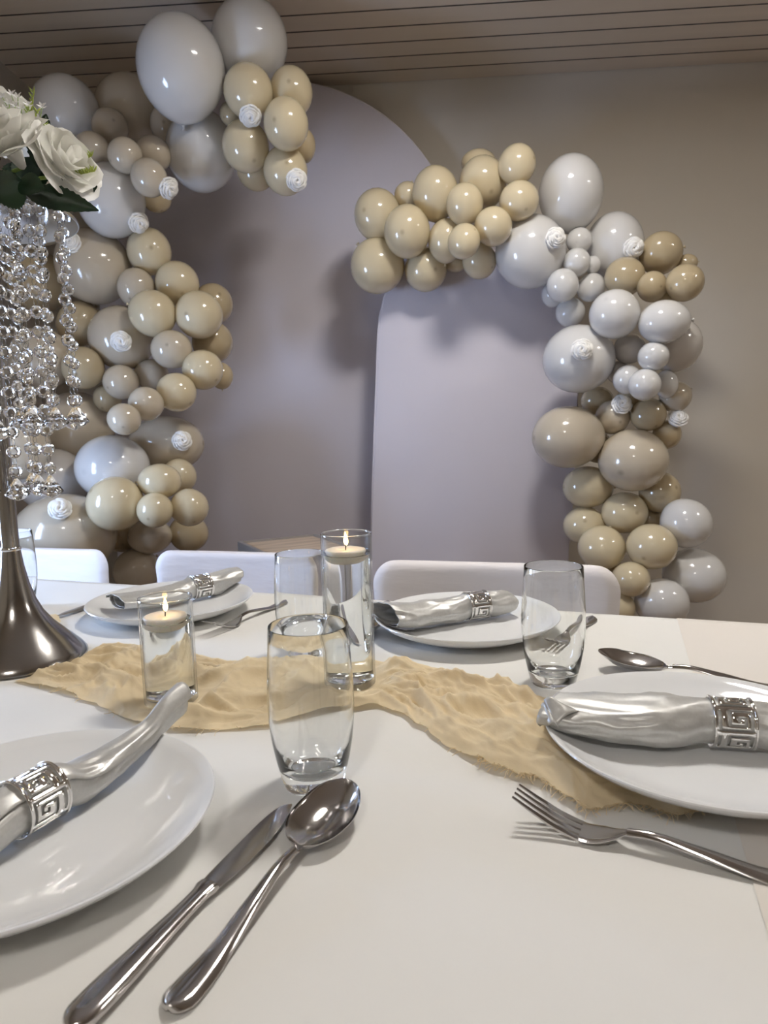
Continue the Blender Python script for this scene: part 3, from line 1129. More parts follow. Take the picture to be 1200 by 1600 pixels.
# flatten the runner under the right plate, then build it
VV = []
for p in RUN[0]:
    d = (Vector((p.x, p.y)) - Vector((pl_right.location.x, pl_right.location.y))).length
    lim = 0.0085 + (0 if d < 0.095 else max(0, d - 0.095) * 0.32)
    z = min(p.z, TZ + lim) if d < 0.15 else p.z
    d = (Vector((p.x, p.y)) - Vector((ST.x, ST.y))).length
    k = min(1, max(0, (d - 0.091) / 0.025))
    z = TZ - 0.0002 + (z - TZ + 0.0002) * k
    VV.append((p.x, p.y, z))
runner = obj('table_runner', mesh('table_runner', VV, RUN[1]), 'gauze')
tag(runner, 'crumpled beige gauze table runner with frayed edges across the white cloth', 'table runner')
V, Fc = [], []
rn = random.Random(4)
for k in range(260):
    i = rn.randint(int(NU * 0.70), NU - 30) if k % 4 else rn.randint(10, NU - 30)
    p = Vector(VV[i * NV + NV - 1])
    q_ = Vector(VV[i * NV + NV - 8])
    d = (p - q_)
    d.z = 0
    d = d.normalized() + Vector((rn.uniform(-0.9, 0.9), rn.uniform(-0.9, 0.9), 0))
    L = rn.uniform(0.003, 0.011)
    tube([p - d * 0.002, p + d * L * 0.5 + Vector((0, 0, rn.uniform(0, 0.003))), p + d * L + Vector((rn.uniform(-.002, .002), 0, rn.uniform(-0.001, 0.003)))], 0.0003, 3, V, Fc, False)
fr = obj('fringe', mesh('fringe', V, Fc), 'gauze', runner)
fr['kind'] = 'stuff'
# the other tail of the runner, showing behind the centrepiece
V = []
a0, a1 = on_z(92, 962, TZ), on_z(96, 988, TZ)
b0_, b1_ = on_z(-60, 985, TZ), on_z(-60, 1025, TZ)
for i in range(50):
    for j in range(16):
        u, s = i / 49, j / 15
        p = (a0 * (1 - s) + a1 * s) * (1 - u) + (b0_ * (1 - s) + b1_ * s) * u
        h = 0.012 * ridge(s * 2.2 + noise.noise(Vector((u * 5, s * 3, 0)))) * min(1, min(s, 1 - s) * 5 + 0.2) * min(1, u * 6 + 0.35)
        wob = 0.006 * noise.noise(Vector((s * 9, 3.0, u * 3))) if i < 3 else 0
        V.append((p.x + wob, p.y, TZ + 0.002 + h))
obj('runner_tail', mesh('runner_tail', V, grid_faces(50, 16)), 'gauze', runner)


# ------------------------------------------------------------------ glasses, vases, candles
H = 0.145


def prof_lerp(pts, n):
    out = []
    for i in range(n):
        z = pts[0][0] + (pts[-1][0] - pts[0][0]) * i / (n - 1)
        out.append((z, lin(z, pts)))
    return out


outer = [(0.0, 0.0262), (0.004, 0.0278), (0.012, 0.0298), (0.025, 0.0328), (0.042, 0.0358), (0.06, 0.0376), (0.075, 0.0381), (0.09, 0.0379), (0.11, 0.0369), (0.13, 0.0357), (0.1438, 0.0349)]
inner = [(0.1440, 0.0339), (0.13, 0.0347), (0.11, 0.0359), (0.09, 0.0369), (0.075, 0.0370), (0.06, 0.0364), (0.042, 0.0343), (0.027, 0.0305), (0.018, 0.026), (0.0135, 0.0195), (0.0118, 0.011), (0.0113, 0.0)]
gp = [(0.0, 0.0015), (0.018, 0.0012)] + [(r, z) for z, r in outer] + [(0.03475, 0.1445), (0.03440, 0.1448), (0.03405, 0.1445)] + [(r, z) for z, r in inner]
tum_me = mesh('tumbler', *lathe(gp, 80), 32, recalc=True)


def tumbler(px, py, label):
    p = on_z(px, py, TZ)
    o = obj('tumbler', tum_me, 'tumbler_glass')
    o.location = (p.x, p.y, TZ + 0.0008)
    tag(o, label, 'glass', 'clear tumblers on the table')


tumbler(491, 1222, 'empty clear tumbler standing just behind the spoon bowl, in front of the runner')
tumbler(864, 1066, 'empty clear tumbler between the fork and the napkin plate on the runner')
tumbler(475, 1022, 'empty clear tumbler standing beside the tall candle vase behind the runner')
tumbler(28, 950, 'empty clear tumbler standing behind the flared foot of the crystal centrepiece')


def candle_vase(base, hv, rv, wl, label, clabel, flame_tilt):
    t = thing('candle_vase', label, 'vase', (base.x, base.y, TZ + 0.003))
    pr_ = [(0.0, 0.0), (rv - 0.002, 0.0), (rv, 0.002), (rv, hv - 0.001), (rv - 0.0008, hv), (rv - 0.0018, hv), (rv - 0.0022, hv - 0.001), (rv - 0.0022, 0.0075), (rv - 0.006, 0.0062), (0.0, 0.006)]
    obj('glass_cylinder', mesh('glass_cylinder', *lathe(pr_, 64), 20, recalc=True), 'thin_glass', t)
    V, Fc = tube([((rv - 0.001) * math.cos(2 * PI * k / 64), (rv - 0.001) * math.sin(2 * PI * k / 64), hv) for k in range(65)], 0.0012, 8, cap=False)
    obj('rim', mesh('rim', V, Fc, recalc=True), 'tumbler_glass', t)
    rw = rv - 0.0026
    V, Fc = lathe([(0.0, 0.0066), (rw - 0.004, 0.0068), (rw, 0.0082), (rw, wl), (rw - 0.0015, wl - 0.0008), (0.0, wl - 0.001)], 64)
    obj('water', mesh('water', V, Fc, 20, recalc=True), 'water', t)
    c = thing('floating_candle', clabel, 'candle', (base.x - 0.001, base.y, TZ + 0.003 + wl - 0.012))
    rc = rv * 0.80
    V, Fc = lathe([(0.0005, 0.0), (rc * 0.55, 0.001), (rc * 0.85, 0.006), (rc, 0.0145), (rc * 0.98, 0.0165), (rc * 0.9, 0.0172), (rc * 0.4, 0.0162), (0.0005, 0.0158)], 48)
    obj('wax', mesh('wax', V, Fc), 'wax', c)
    V, Fc = tube([(0, 0, 0.0155), (0.0004, 0, 0.021), (0.0012, 0, 0.0245)], 0.0007, 6)
    obj('wick', mesh('wick', V, Fc), 'wick_black', c)
    V, Fc = lathe([(0.0003, 0.0215), (0.0019, 0.0230), (0.0029, 0.0260), (0.0026, 0.0295), (0.0014, 0.0335), (0.0002, 0.0380)], 16)
    V = [(x + 0.001 + flame_tilt * (z - 0.0215), y, z) for x, y, z in V]
    obj('flame', mesh('flame', V, Fc), 'flame', c)


candle_vase(V1, 0.124, 0.0305, 0.098, 'short clear cylinder vase of water standing on the runner', 'round cream floating candle burning in the short vase', 0.0)
candle_vase(V2, 0.187, 0.0308, 0.163, 'tall clear cylinder vase of water standing on the runner', 'round cream floating candle burning in the tall vase', -0.05)


# ------------------------------------------------------------------ cutlery
def strip(xs, wf, zf, dish, thick, nv=9):
    """closed thin strip along x: half width wf(x), centre height zf(x), dish(x) lifts the sides"""
    V, Fc = [], []
    n = len(xs)
    for side in (1, 0):
        for x in xs:
            for j in range(nv):
                v = -1 + 2 * j / (nv - 1)
                w = wf(x)
                rim = math.sqrt(max(0, 1 - (abs(v)) ** 4))
                tk = thick(x) if callable(thick) else thick
                z = zf(x) + dish(x) * v * v + (tk * (0.35 + 0.65 * rim) if side else 0)
                V.append((x, v * w, z))
    Fc += grid_faces(n, nv, 0)
    Fc += grid_faces(n, nv, n * nv, True)
    for i in range(n - 1):
        for j, fl in ((0, False), (nv - 1, True)):
            f = (i * nv + j, n * nv + i * nv + j, n * nv + (i + 1) * nv + j, (i + 1) * nv + j)
            Fc.append(tuple(reversed(f)) if not fl else f)
    for i, fl in ((0, True), (n - 1, False)):
        for j in range(nv - 1):
            f = (i * nv + j, i * nv + j + 1, n * nv + i * nv + j + 1, n * nv + i * nv + j)
            Fc.append(f if fl else tuple(reversed(f)))
    return V, Fc


def lsp(a, b, n):
    return [a + (b - a) * i / (n - 1) for i in range(n)]


def rounded_end(x, x_end, w, L=0.012):
    d = abs(x - x_end)
    return w * math.sqrt(max(0.0004, 1 - (1 - min(1, d / L)) ** 2))


HN = 0.128
HWID = [(0, 0.0105), (0.02, 0.0100), (0.05, 0.0072), (0.09, 0.0048), (0.115, 0.0036), (0.128, 0.0034)]
hw_f = lambda x: min(interp(x, HWID), rounded_end(x, 0, 0.0105))
hz_f = lambda x: interp(x, [(0, 0.0016), (0.03, 0.0006), (0.08, 0.0070), (0.112, 0.0105), (0.128, 0.0090)])
hdome = lambda x: -0.0016
V, Fc = strip([0.0001, 0.0008, 0.002, 0.004, 0.007, 0.011] + lsp(0.016, 0.128, 26), hw_f, lambda x: hz_f(x) + 0.0016, hdome, 0.0026)
handle_me = mesh('handle', V, Fc, 55)


def sw(x):
    u = (x - 0.128) / 0.084
    return max(0.0034 * (1 - u), 0.0245 * math.sqrt(max(0, 1 - ((u - 0.54) / 0.46) ** 2)) * (1 - 0.12 * (u - 0.5))) if u < 0.999 else 0.0008


sz = lambda x: interp(x, [(0.128, 0.0090), (0.142, 0.0042), (0.164, 0.0006), (0.188, 0.0035), (0.212, 0.0180)])
sd = lambda x: interp(x, [(0.128, 0.0), (0.142, 0.0060), (0.165, 0.0120), (0.190, 0.0115), (0.212, 0.0005)])
V, Fc = strip(lsp(0.128, 0.142, 7) + lsp(0.144, 0.203, 26) + [0.2055, 0.2078, 0.2095, 0.2107, 0.2115, 0.2119], sw, sz, sd, 0.0016, 17)
bowl_me = mesh('bowl', V, Fc, 60)
# fork head: palm, then four tines
fz = lambda x: interp(x, [(0.128, 0.0090), (0.140, 0.0042), (0.157, 0.0012), (0.176, 0.0055), (0.194, 0.0135), (0.212, 0.0230)])
fw_ = lambda x: interp(x, [(0.128, 0.0034), (0.138, 0.0085), (0.146, 0.0120), (0.156, 0.0132), (0.212, 0.0130)])
V, Fc = strip(lsp(0.128, 0.1615, 16), fw_, fz, lambda x: 0.0008, 0.0020, 13)
for k in range(4):
    yc = (-1.5 + k) * 0.0072
    xs = lsp(0.1608, 0.212, 16)
    b0 = len(V)
    for x in xs:
        w = 0.0022 * (1 - 0.45 * max(0, (x - 0.188) / 0.024))
        h = 0.0020 * (1 - 0.4 * max(0, (x - 0.188) / 0.024))
        yy = yc * (1 - 0.06 * (x - 0.162) / 0.044)
        V += [(x, yy - w, fz(x) + 0.0004), (x, yy + w, fz(x) + 0.0004), (x, yy + w, fz(x) + h), (x, yy - w, fz(x) + h)]
    for i in range(len(xs) - 1):
        for j in range(4):
            Fc.append((b0 + i * 4 + j, b0 + i * 4 + (j + 1) % 4, b0 + (i + 1) * 4 + (j + 1) % 4, b0 + (i + 1) * 4 + j))
    Fc.append((b0 + 3, b0 + 2, b0 + 1, b0))
    e = b0 + (len(xs) - 1) * 4
    Fc.append((e, e + 1, e + 2, e + 3))
tines_me = mesh('tines', V, Fc, 45)
# knife
kh = [(0, 0.0102), (0.02, 0.0105), (0.06, 0.0085), (0.10, 0.0066), (0.112, 0.0068), (0.116, 0.0080), (0.120, 0.0078)]
kt = [(0, 0.0044), (0.02, 0.0048), (0.06, 0.0042), (0.10, 0.0034), (0.112, 0.0034), (0.116, 0.0040), (0.120, 0.0036)]
V, Fc = [], []
xs = [0.0002, 0.001, 0.003, 0.006, 0.010] + lsp(0.015, 0.120, 26)
for x in xs:
    rr = rounded_end(x, 0, 1.0, 0.012)
    w, th = interp(x, kh) * rr, interp(x, kt) * (0.4 + 0.6 * rr)
    for i in range(18):
        a = 2 * PI * i / 18
        V.append((x, w * math.copysign(abs(math.cos(a)) ** 0.8, math.cos(a)), 0.005 + th * math.copysign(abs(math.sin(a)) ** 0.8, math.sin(a))))
for k in range(len(xs) - 1):
    for i in range(18):
        j = (i + 1) % 18
        Fc.append((k * 18 + i, (k + 1) * 18 + i, (k + 1) * 18 + j, k * 18 + j))
Fc.append(tuple(range(18)))
Fc.append(tuple((len(xs) - 1) * 18 + i for i in reversed(range(18))))
khandle_me = mesh('handle', V, Fc, 60)
up_e = [(0.118, 0.0070), (0.135, 0.0078), (0.16, 0.0080), (0.19, 0.0082), (0.212, 0.0068), (0.224, 0.0030), (0.2275, -0.0020)]
lo_e = [(0.118, -0.0070), (0.128, -0.0088), (0.15, -0.0112), (0.175, -0.0118), (0.20, -0.0098), (0.216, -0.0062), (0.2275, -0.0030)]
V, Fc = [], []
xs = lsp(0.118, 0.2275, 34)
for x in xs:
    a, b = interp(x, up_e), interp(x, lo_e)
    for v, th in ((0.0, 0.0009), (0.3, 0.0010), (0.75, 0.0006), (1.0, 0.0002)):
        V.append((x, a + (b - a) * v, 0.0042 + th))
    for v, th in ((1.0, 0.0002), (0.75, 0.0006), (0.3, 0.0010), (0.0, 0.0009)):
        V.append((x, a + (b - a) * v, 0.0042 - th))
for i in range(len(xs) - 1):
    for j in range(8):
        k = (j + 1) % 8
        Fc.append((i * 8 + j, i * 8 + k, (i + 1) * 8 + k, (i + 1) * 8 + j))
Fc.append(tuple(reversed(range(8))))
Fc.append(tuple((len(xs) - 1) * 8 + i for i in range(8)))
blade_me = mesh('blade', V, Fc, 30)


def cutlery(kind, head_px, end_px, head_z, label, anchor='head', zoff=0.0):
    ln = {'spoon': 0.2247, 'fork': 0.212, 'knife': 0.2275}[kind]
    ph, pe = on_z(*head_px, TZ + head_z), on_z(*end_px, TZ + 0.003)
    ph.z = pe.z = 0
    d = (ph - pe).normalized()
    loc = (ph - d * ln) if anchor == 'head' else pe
    nm = {'spoon': 'tablespoon', 'fork': 'dinner_fork', 'knife': 'dinner_knife'}[kind]
    t = thing(nm, label, kind, (loc.x, loc.y, TZ + 0.0005 + zoff), math.atan2(d.y, d.x), 'stainless cutlery on the table')
    obj('handle', khandle_me if kind == 'knife' else handle_me, 'steel', t)
    obj({'spoon': 'bowl', 'fork': 'tines', 'knife': 'blade'}[kind], {'spoon': bowl_me, 'fork': tines_me, 'knife': blade_me}[kind], 'steel', t)
    if kind == 'spoon':
        t.scale = (1.06, 1.06, 1.06)
    return t


cutlery('knife', (452, 1258), (128, 1592), 0.004, 'steel dinner knife lying between the large plate and a spoon')
cutlery('spoon', (542, 1219), (283, 1556), 0.0195, 'steel tablespoon lying beside a knife, bowl by the tumbler foot')
cutlery('fork', (806, 1237), (1290, 1389), 0.0235, 'steel dinner fork in front of the frayed runner end')
cutlery('spoon', (935, 1019), (1300, 1090), 0.0195, 'steel tablespoon behind the plate that rests on the runner', zoff=0.002)
cutlery('fork', (858, 1001), (924, 966), 0.0235, 'steel dinner fork seen through the tumbler by the runner')
cutlery('fork', (324, 972), (450, 938), 0.0235, 'steel dinner fork between the short candle vase and a tumbler')
cutlery('knife', (90, 963), (236, 916), 0.004, 'steel dinner knife half hidden by the plate near the centrepiece foot')
cutlery('spoon', (556, 1000), (606, 941), 0.010, 'steel tablespoon tucked beside the open mouth of a napkin', 'end')
cutlery('knife', (526, 1000), (582, 944), 0.004, 'steel dinner knife lying behind the tall candle vase', 'end')


# ------------------------------------------------------------------ napkins and rings
KEY = ["#############",
       "#.##.........",
       "#.##.######.#",
       "#.##.######.#",
       "#.##.##...#.#",
       "#.##.##.#.#.#",
       "#.##.####.#.#",
       "#.##......#.#",
       "#.#########.#",
       "#...........#",
       "#############"]
KEY = [r.replace(' ', '') for r in KEY]
KEY[1] = "#.##........#"


def ring_mesh(rad, width, tiles):
    nc, nrw = 13, 11
    V, Fc = [], []
    tot = tiles * nrw
    for i in range(tot):
        a = 2 * PI * i / tot
        for j in range(nc + 1):
            x = -width / 2 + width * j / nc
            V.append((x, rad * math.cos(a), rad * math.sin(a)))
    m_ = nc + 1
    for i in range(tot):
        k = (i + 1) % tot
        row = KEY[i % nrw]
        for j in range(nc):
            if row[j] == '#':
                Fc.append((i * m_ + j, i * m_ + j + 1, k * m_ + j + 1, k * m_ + j))
    return mesh('napkin_ring', V, Fc, smooth=True)


RAD = 0.0222
ring_me = ring_mesh(RAD, 0.034, 6)
rimV, rimF = tube([(0, (RAD + 0.0003) * math.cos(2 * PI * k / 48), (RAD + 0.0003) * math.sin(2 * PI * k / 48)) for k in range(49)], 0.0011, 6, cap=False)
rim_me = mesh('edge_bead', rimV, rimF)


def napkin_mesh(sta, seed, turns=2.35, slant=(0.0, 0.0), pleat=0.05, mouth=0.0):
    """sta: list of (x, half width, half height, lift) along the roll; the ring sits at x = 0"""
    x0, x1 = sta[0][0], sta[-1][0]
    nx, nt_ = 90, 120
    V = []
    for i in range(nx):
        u = i / (nx - 1)
        x = x0 + (x1 - x0) * u
        a = interp(x, [(s[0], s[1]) for s in sta])
        b = interp(x, [(s[0], s[2]) for s in sta])
        lift = interp(x, [(s[0], s[3]) for s in sta])
        far = min(1, abs(x) / 0.05)
        for j in range(nt_):
            th = 2 * PI * turns * j / (nt_ - 1)
            shrink = 1 - 0.11 * th / (2 * PI)
            pl = pleat * (math.sin(4 * th + seed + x * 25) * 0.5 + math.sin(9 * th + 2 * seed - x * 40) * 0.35 * (1.2 - far)) * (0.25 + 0.75 * far)
            nz = far * (0.13 * noise.noise(Vector((x * 26, math.cos(th) * 1.6 + seed, math.sin(th) * 1.6)))
                        + 0.09 * (0.5 - abs(noise.noise(Vector((x * 30 + th * 0.8, math.cos(th) * 2.0 - seed, math.sin(th) * 2.0))) * 2)))
            rr = shrink * (1 + pl + nz)
            ang = th + 0.6 + 3.0 * x
            yy = a * rr * math.cos(ang)
            zz = b * rr * math.sin(ang)
            e0, e1 = max(0, 1 - u * 5), max(0, 1 - (1 - u) * 5)
            xx = x + slant[0] * e0 * math.sin(ang) + slant[1] * e1 * math.sin(ang) + mouth * e0 * math.cos(ang) + 0.005 * (th / 6.28) * (e0 - e1)
            V.append((xx, yy, max(zz + b * 1.02 + lift, 0.0008 + 0.0004 * (th / 6.28))))
    return mesh('napkin', V, grid_faces(nx, nt_))


def plate_top(r):
    return lin(r, [(0.085, 0.0066), (0.097, 0.0075), (0.113, 0.0120), (0.132, 0.0212), (0.1400, 0.0270), (0.1425, 0.0270)])


def napkin(pl, ring_px, dir_px, base_z, sta, seed, label, rlabel, lift0=0.0, dz=0.02, **kw):
    """ring_px: ring centre pixel; dir_px: pixel of a point on the axis at the side of negative x"""
    pr_ = on_z(*ring_px, base_z + dz)
    pd_ = on_z(*dir_px, base_z + dz)
    d = pr_ - pd_
    ang = math.atan2(d.y, d.x)
    o = obj('napkin', napkin_mesh(sta, seed, **kw), 'satin')
    o.location = (pr_.x, pr_.y, base_z)
    o.rotation_euler = (0, 0, ang)
    tag(o, label, 'napkin', 'grey satin napkins on the plates')
    ca_, sa_ = math.cos(ang), math.sin(ang)
    nv_ = len(o.data.vertices)
    for v in o.data.vertices:                # the cloth bears on the rising rim of its plate
        wx, wy = pr_.x + v.co.x * ca_ - v.co.y * sa_, pr_.y + v.co.x * sa_ + v.co.y * ca_
        r_ = math.hypot(wx - pl.location.x, wy - pl.location.y)
        if r_ < 0.146:
            v.co.z = max(v.co.z, pl.location.z + plate_top(r_) - base_z + 0.0009 + 0.0008 * ((v.index % 120) / 119.0))
    md = o.modifiers.new('thickness', 'SOLIDIFY')
    md.thickness = 0.0007
    md.offset = 0
    rz = interp(0, [(s[0], s[3]) for s in sta]) + interp(0, [(s[0], s[2]) for s in sta]) * 1.02
    r = obj('napkin_ring', ring_me, 'ring_steel')
    r.location = (pr_.x, pr_.y, base_z + max(rz, RAD + 0.0022))
    r.rotation_euler = (seed, 0, ang)
    r.rotation_mode = 'ZYX' if False else 'XYZ'
    tag(r, rlabel, 'napkin ring', 'silver key-pattern napkin rings')
    md = r.modifiers.new('thickness', 'SOLIDIFY')
    md.thickness = 0.0012
    md.offset = 1
    for x in (-0.0168, 0.0168):
        obj('edge_bead', rim_me, 'ring_steel', r).location = (x, 0, 0)
    return o


PZ = TZ + 0.001 + 0.0062
nap_r = napkin(pl_right, (1140, 1136), (860, 1118), TZ + 0.009 + 0.0062, [(-0.158, 0.027, 0.014, 0.011), (-0.130, 0.034, 0.017, 0.006), (-0.09, 0.037, 0.019, 0.002), (-0.05, 0.032, 0.021, 0.001),
       (-0.020, 0.0206, 0.0202, 0.0036), (0.0, 0.0204, 0.0202, 0.0038), (0.020, 0.0206, 0.0202, 0.0036), (0.05, 0.030, 0.018, 0.002), (0.10, 0.034, 0.013, 0.010)], 1.1,
       'grey satin napkin rolled to a point, on the plate resting on the runner', 'silver key-pattern ring around the napkin on the plate resting on the runner', mouth=0.016)
napkin(pl_front, (52, 1258), (300, 1118), PZ, [(-0.170, 0.010, 0.017, 0.026), (-0.145, 0.009, 0.016, 0.020), (-0.115, 0.012, 0.013, 0.012), (-0.08, 0.017, 0.014, 0.005), (-0.04, 0.021, 0.017, 0.001),
       (-0.020, 0.0206, 0.0202, 0.0036), (0.0, 0.0204, 0.0202, 0.0038), (0.020, 0.0206, 0.0202, 0.0036), (0.05, 0.026, 0.018, 0.002), (0.10, 0.030, 0.012, 0.012)], 2.6,
       'grey satin napkin with a narrow raised tail, on the plate beside the knife', 'silver key-pattern ring around the napkin on the plate beside the knife', pleat=0.07)
napkin(pl_mid, (743, 950), (606, 968), PZ, [(-0.160, 0.040, 0.0190, 0.010), (-0.12, 0.036, 0.0185, 0.005), (-0.08, 0.030, 0.020, 0.002), (-0.03, 0.023, 0.0205, 0.001), (-0.020, 0.0206, 0.0202, 0.0036), (0.0, 0.0204, 0.0202, 0.0038), (0.020, 0.0206, 0.0202, 0.0036),
       (0.03, 0.025, 0.0205, 0.002), (0.062, 0.024, 0.015, 0.008), (0.072, 0.016, 0.009, 0.013)], 4.0,
       'grey satin napkin with an open dark mouth, on the plate by the tall vase', 'silver key-pattern ring around the open-mouthed napkin by the tall vase', turns=1.8, mouth=-0.01)
napkin(pl_left, (312, 920), (185, 945), PZ, [(-0.160, 0.038, 0.012, 0.014), (-0.12, 0.036, 0.014, 0.007), (-0.07, 0.028, 0.017, 0.002), (-0.03, 0.022, 0.0195, 0.001), (-0.020, 0.0206, 0.0202, 0.0036), (0.0, 0.0204, 0.0202, 0.0038), (0.020, 0.0206, 0.0202, 0.0036),
       (0.03, 0.023, 0.0215, 0.001), (0.06, 0.028, 0.019, 0.010), (0.078, 0.030, 0.015, 0.017)], 5.3,
       'grey satin napkin with layered flat end, on the plate behind the short vase', 'silver key-pattern ring around the napkin on the plate behind the short vase', slant=(0.0, 0.008))

inv = (Matrix.Translation(nap_r.location) @ nap_r.rotation_euler.to_matrix().to_4x4()).inverted()
for tri in (((850, 1094, .806), (868, 1096, .806), (905, 1112, .800), (868, 1136, .790)), ((846, 1102, .800), (856, 1106, .800), (872, 1138, .789), (858, 1134, .790))):
    q4 = [inv @ on_z(*p_) for p_ in tri]
    V = []
    for i in range(9):
        for j in range(9):
            u, v = i / 8, j / 8
            p_ = (q4[0] * (1 - u) + q4[1] * u) * (1 - v) + (q4[3] * (1 - u) + q4[2] * u) * v
            V.append(p_ + Vector((0, 0, 0.004 * math.sin(PI * u))))
    fo = obj('corner_flap', mesh('corner_flap', V, grid_faces(9, 9)), 'satin', nap_r)
    md = fo.modifiers.new('thickness', 'SOLIDIFY')
    md.thickness = 0.0008

# ------------------------------------------------------------------ crystal centrepiece
st = thing('crystal_centrepiece', 'tall dark chrome centrepiece stand hung with strands of clear crystals', 'centrepiece', (ST.x, ST.y, TZ + 0.0005))
V, Fc = lathe([(0.0005, 0.0), (0.087, 0.0), (0.089, 0.002), (0.0885, 0.005), (0.083, 0.0125), (0.066, 0.030), (0.047, 0.050), (0.0345, 0.068), (0.0265, 0.086), (0.0195, 0.110), (0.0148, 0.135), (0.0122, 0.158), (0.0005, 0.158)], 72)
obj('foot', mesh('foot', V, Fc, 50), 'dark_chrome', st)
V, Fc = lathe([(0.0116, 0.157), (0.0132, 0.1585), (0.0132, 0.1615), (0.0116, 0.163)], 32)
obj('collar', mesh('collar', V, Fc, 50), 'bright_chrome', st)
ZTOP = on_y(60, 333, ST.y).z - (TZ + 0.0005)
V, Fc = lathe([(0.0112, 0.16), (0.0108, ZTOP + 0.02), (0.0005, ZTOP + 0.02)], 32)
obj('pole', mesh('pole', V, Fc, 50), 'dark_chrome', st)
V, Fc = lathe([(0.011, ZTOP + 0.028), (0.05, ZTOP + 0.022), (0.118, ZTOP + 0.002), (0.120, ZTOP), (0.120, ZTOP - 0.004), (0.117, ZTOP - 0.004), (0.05, ZTOP + 0.016), (0.011, ZTOP + 0.02)], 64)
obj('top_plate', mesh('top_plate', V, Fc, 40), 'dark_chrome', st)
V, Fc = lathe([(0.0005, ZTOP + 0.02), (0.045, ZTOP + 0.02), (0.048, ZTOP + 0.036), (0.046, ZTOP + 0.038), (0.0005, ZTOP + 0.034)], 40)
obj('flower_cup', mesh('flower_cup', V, Fc, 40), 'bright_chrome', st)


def bead_mesh(r, th):
    V, Fc = [], []
    n = 8
    rings = [(0.45, th), (0.8, th * 0.72), (1.0, th * 0.18), (1.0, -th * 0.18), (0.8, -th * 0.72), (0.45, -th)]
    for k, (rr, y) in enumerate(rings):
        off = PI / n * (k % 2)
        for i in range(n):
            a = 2 * PI * i / n + off
            V.append((r * rr * math.cos(a), y, r * rr * math.sin(a)))
    for k in range(len(rings) - 1):
        for i in range(n):
            j = (i + 1) % n
            if k % 2 == 0:
                Fc += [(k * n + i, (k + 1) * n + i, k * n + j), (k * n + j, (k + 1) * n + i, (k + 1) * n + j)]
            else:
                Fc += [(k * n + i, (k + 1) * n + i, (k + 1) * n + j), (k * n + i, (k + 1) * n + j, k * n + j)]
    Fc.append(tuple(range(n)))
    Fc.append(tuple((len(rings) - 1) * n + i for i in reversed(range(n))))
    return mesh('crystal_bead', V, Fc, smooth=False, recalc=True)


def pendant_mesh(r, h):
    V, Fc = [], []
    n = 12
    rings = [(0.14, 0.0), (0.30, -0.12 * h), (0.62, -0.38 * h), (1.0, -0.66 * h), (0.97, -0.74 * h), (0.55, -0.90 * h), (0.05, -1.0 * h)]
    for k, (rr, z) in enumerate(rings):
        off = PI / n * (k % 2)
        for i in range(n):
            a = 2 * PI * i / n + off
            V.append((r * rr * math.cos(a), r * rr * math.sin(a), z))
    for k in range(len(rings) - 1):
        for i in range(n):
            j = (i + 1) % n
            if k % 2 == 0:
                Fc += [(k * n + i, (k + 1) * n + i, k * n + j), (k * n + j, (k + 1) * n + i, (k + 1) * n + j)]
            else:
                Fc += [(k * n + i, (k + 1) * n + i, (k + 1) * n + j), (k * n + i, (k + 1) * n + j, k * n + j)]
    Fc.append(tuple(reversed(range(n))))
    Fc.append(tuple((len(rings) - 1) * n + i for i in range(n)))
    return mesh('crystal_pendant', V, Fc, smooth=False, recalc=True)


bead_me = bead_mesh(0.0086, 0.0046)
pend_me = pendant_mesh(0.0148, 0.029)
# (px x at the plate, depth offset from the pole, pendant bottom row px, turn)
STR = [(108, -0.02, 672, 1.2), (97, 0.05, 668, 1.0), (77, -0.055, 672, 0.1), (58, 0.085, 668, 0.9), (30, -0.085, 674, 0.2), (44, -0.045, 778, 0.5), (14, 0.0, 772, 0.3), (24, -0.03, 776, 1.3),
       (-12, -0.06, 783, 0.8), (-36, -0.10, 690, 0.7), (3, 0.07, 672, 0.4), (-60, -0.07, 780, 0.2), (-85, 0.04, 690, 0.9), (-75, -0.09, 690, 0.4)]
ST0 = Vector((ST.x, ST.y, TZ + 0.0005))
SP = 0.0242
for k, (px, dy, pyb, tn) in enumerate(STR):
    top = on_y(px, 335, ST.y + dy)
    lx, ly = top.x - ST.x, top.y - ST.y
    rad = math.hypot(lx, ly)
    if rad > 0.117:
        lx, ly = lx * 0.117 / rad, ly * 0.117 / rad
    zt = ZTOP + 0.002
    yy = ST.y + ly
    zb = on_y(px + 25, pyb, yy).z - ST0.z
    nb = max(3, int((zt - zb - 0.026) / SP))
    sp = (zt - zb - 0.026) / nb
    V, Fc = [], []
    for i in range(nb):                     # little wire links between the beads
        zc = zt - i * sp - sp * 0.0
        path = [(0.0026 * math.cos(2 * PI * q_ / 10), 0, zc + 0.0048 * math.sin(2 * PI * q_ / 10)) for q_ in range(11)]
        tube(path, 0.00035, 4, V, Fc, False)
    s = obj('crystal_strand', mesh('crystal_strand', V, Fc), 'wire', st)
    s.location = (lx, ly, 0)
    for i in range(nb):
        b = obj('crystal_bead', bead_me, 'crystal', s)
        b.location = (0, 0, zt - (i + 0.5) * sp)
        b.rotation_euler = (0, 0, tn + 0.3 * math.sin(i * 0.9 + k) - 0.25)
    p = obj('crystal_pendant', pend_me, 'crystal', s)
    p.location = (0, 0, zt - nb * sp + 0.003)
    p.rotation_euler = (0, 0, tn)

# ------------------------------------------------------------------ flowers on the centrepiece
FB = Vector((ST.x, ST.y, ST0.z + ZTOP + 0.028))
fl = thing('flower_arrangement', 'arrangement of white silk roses with dark green leaves on the crystal centrepiece', 'flowers', FB)


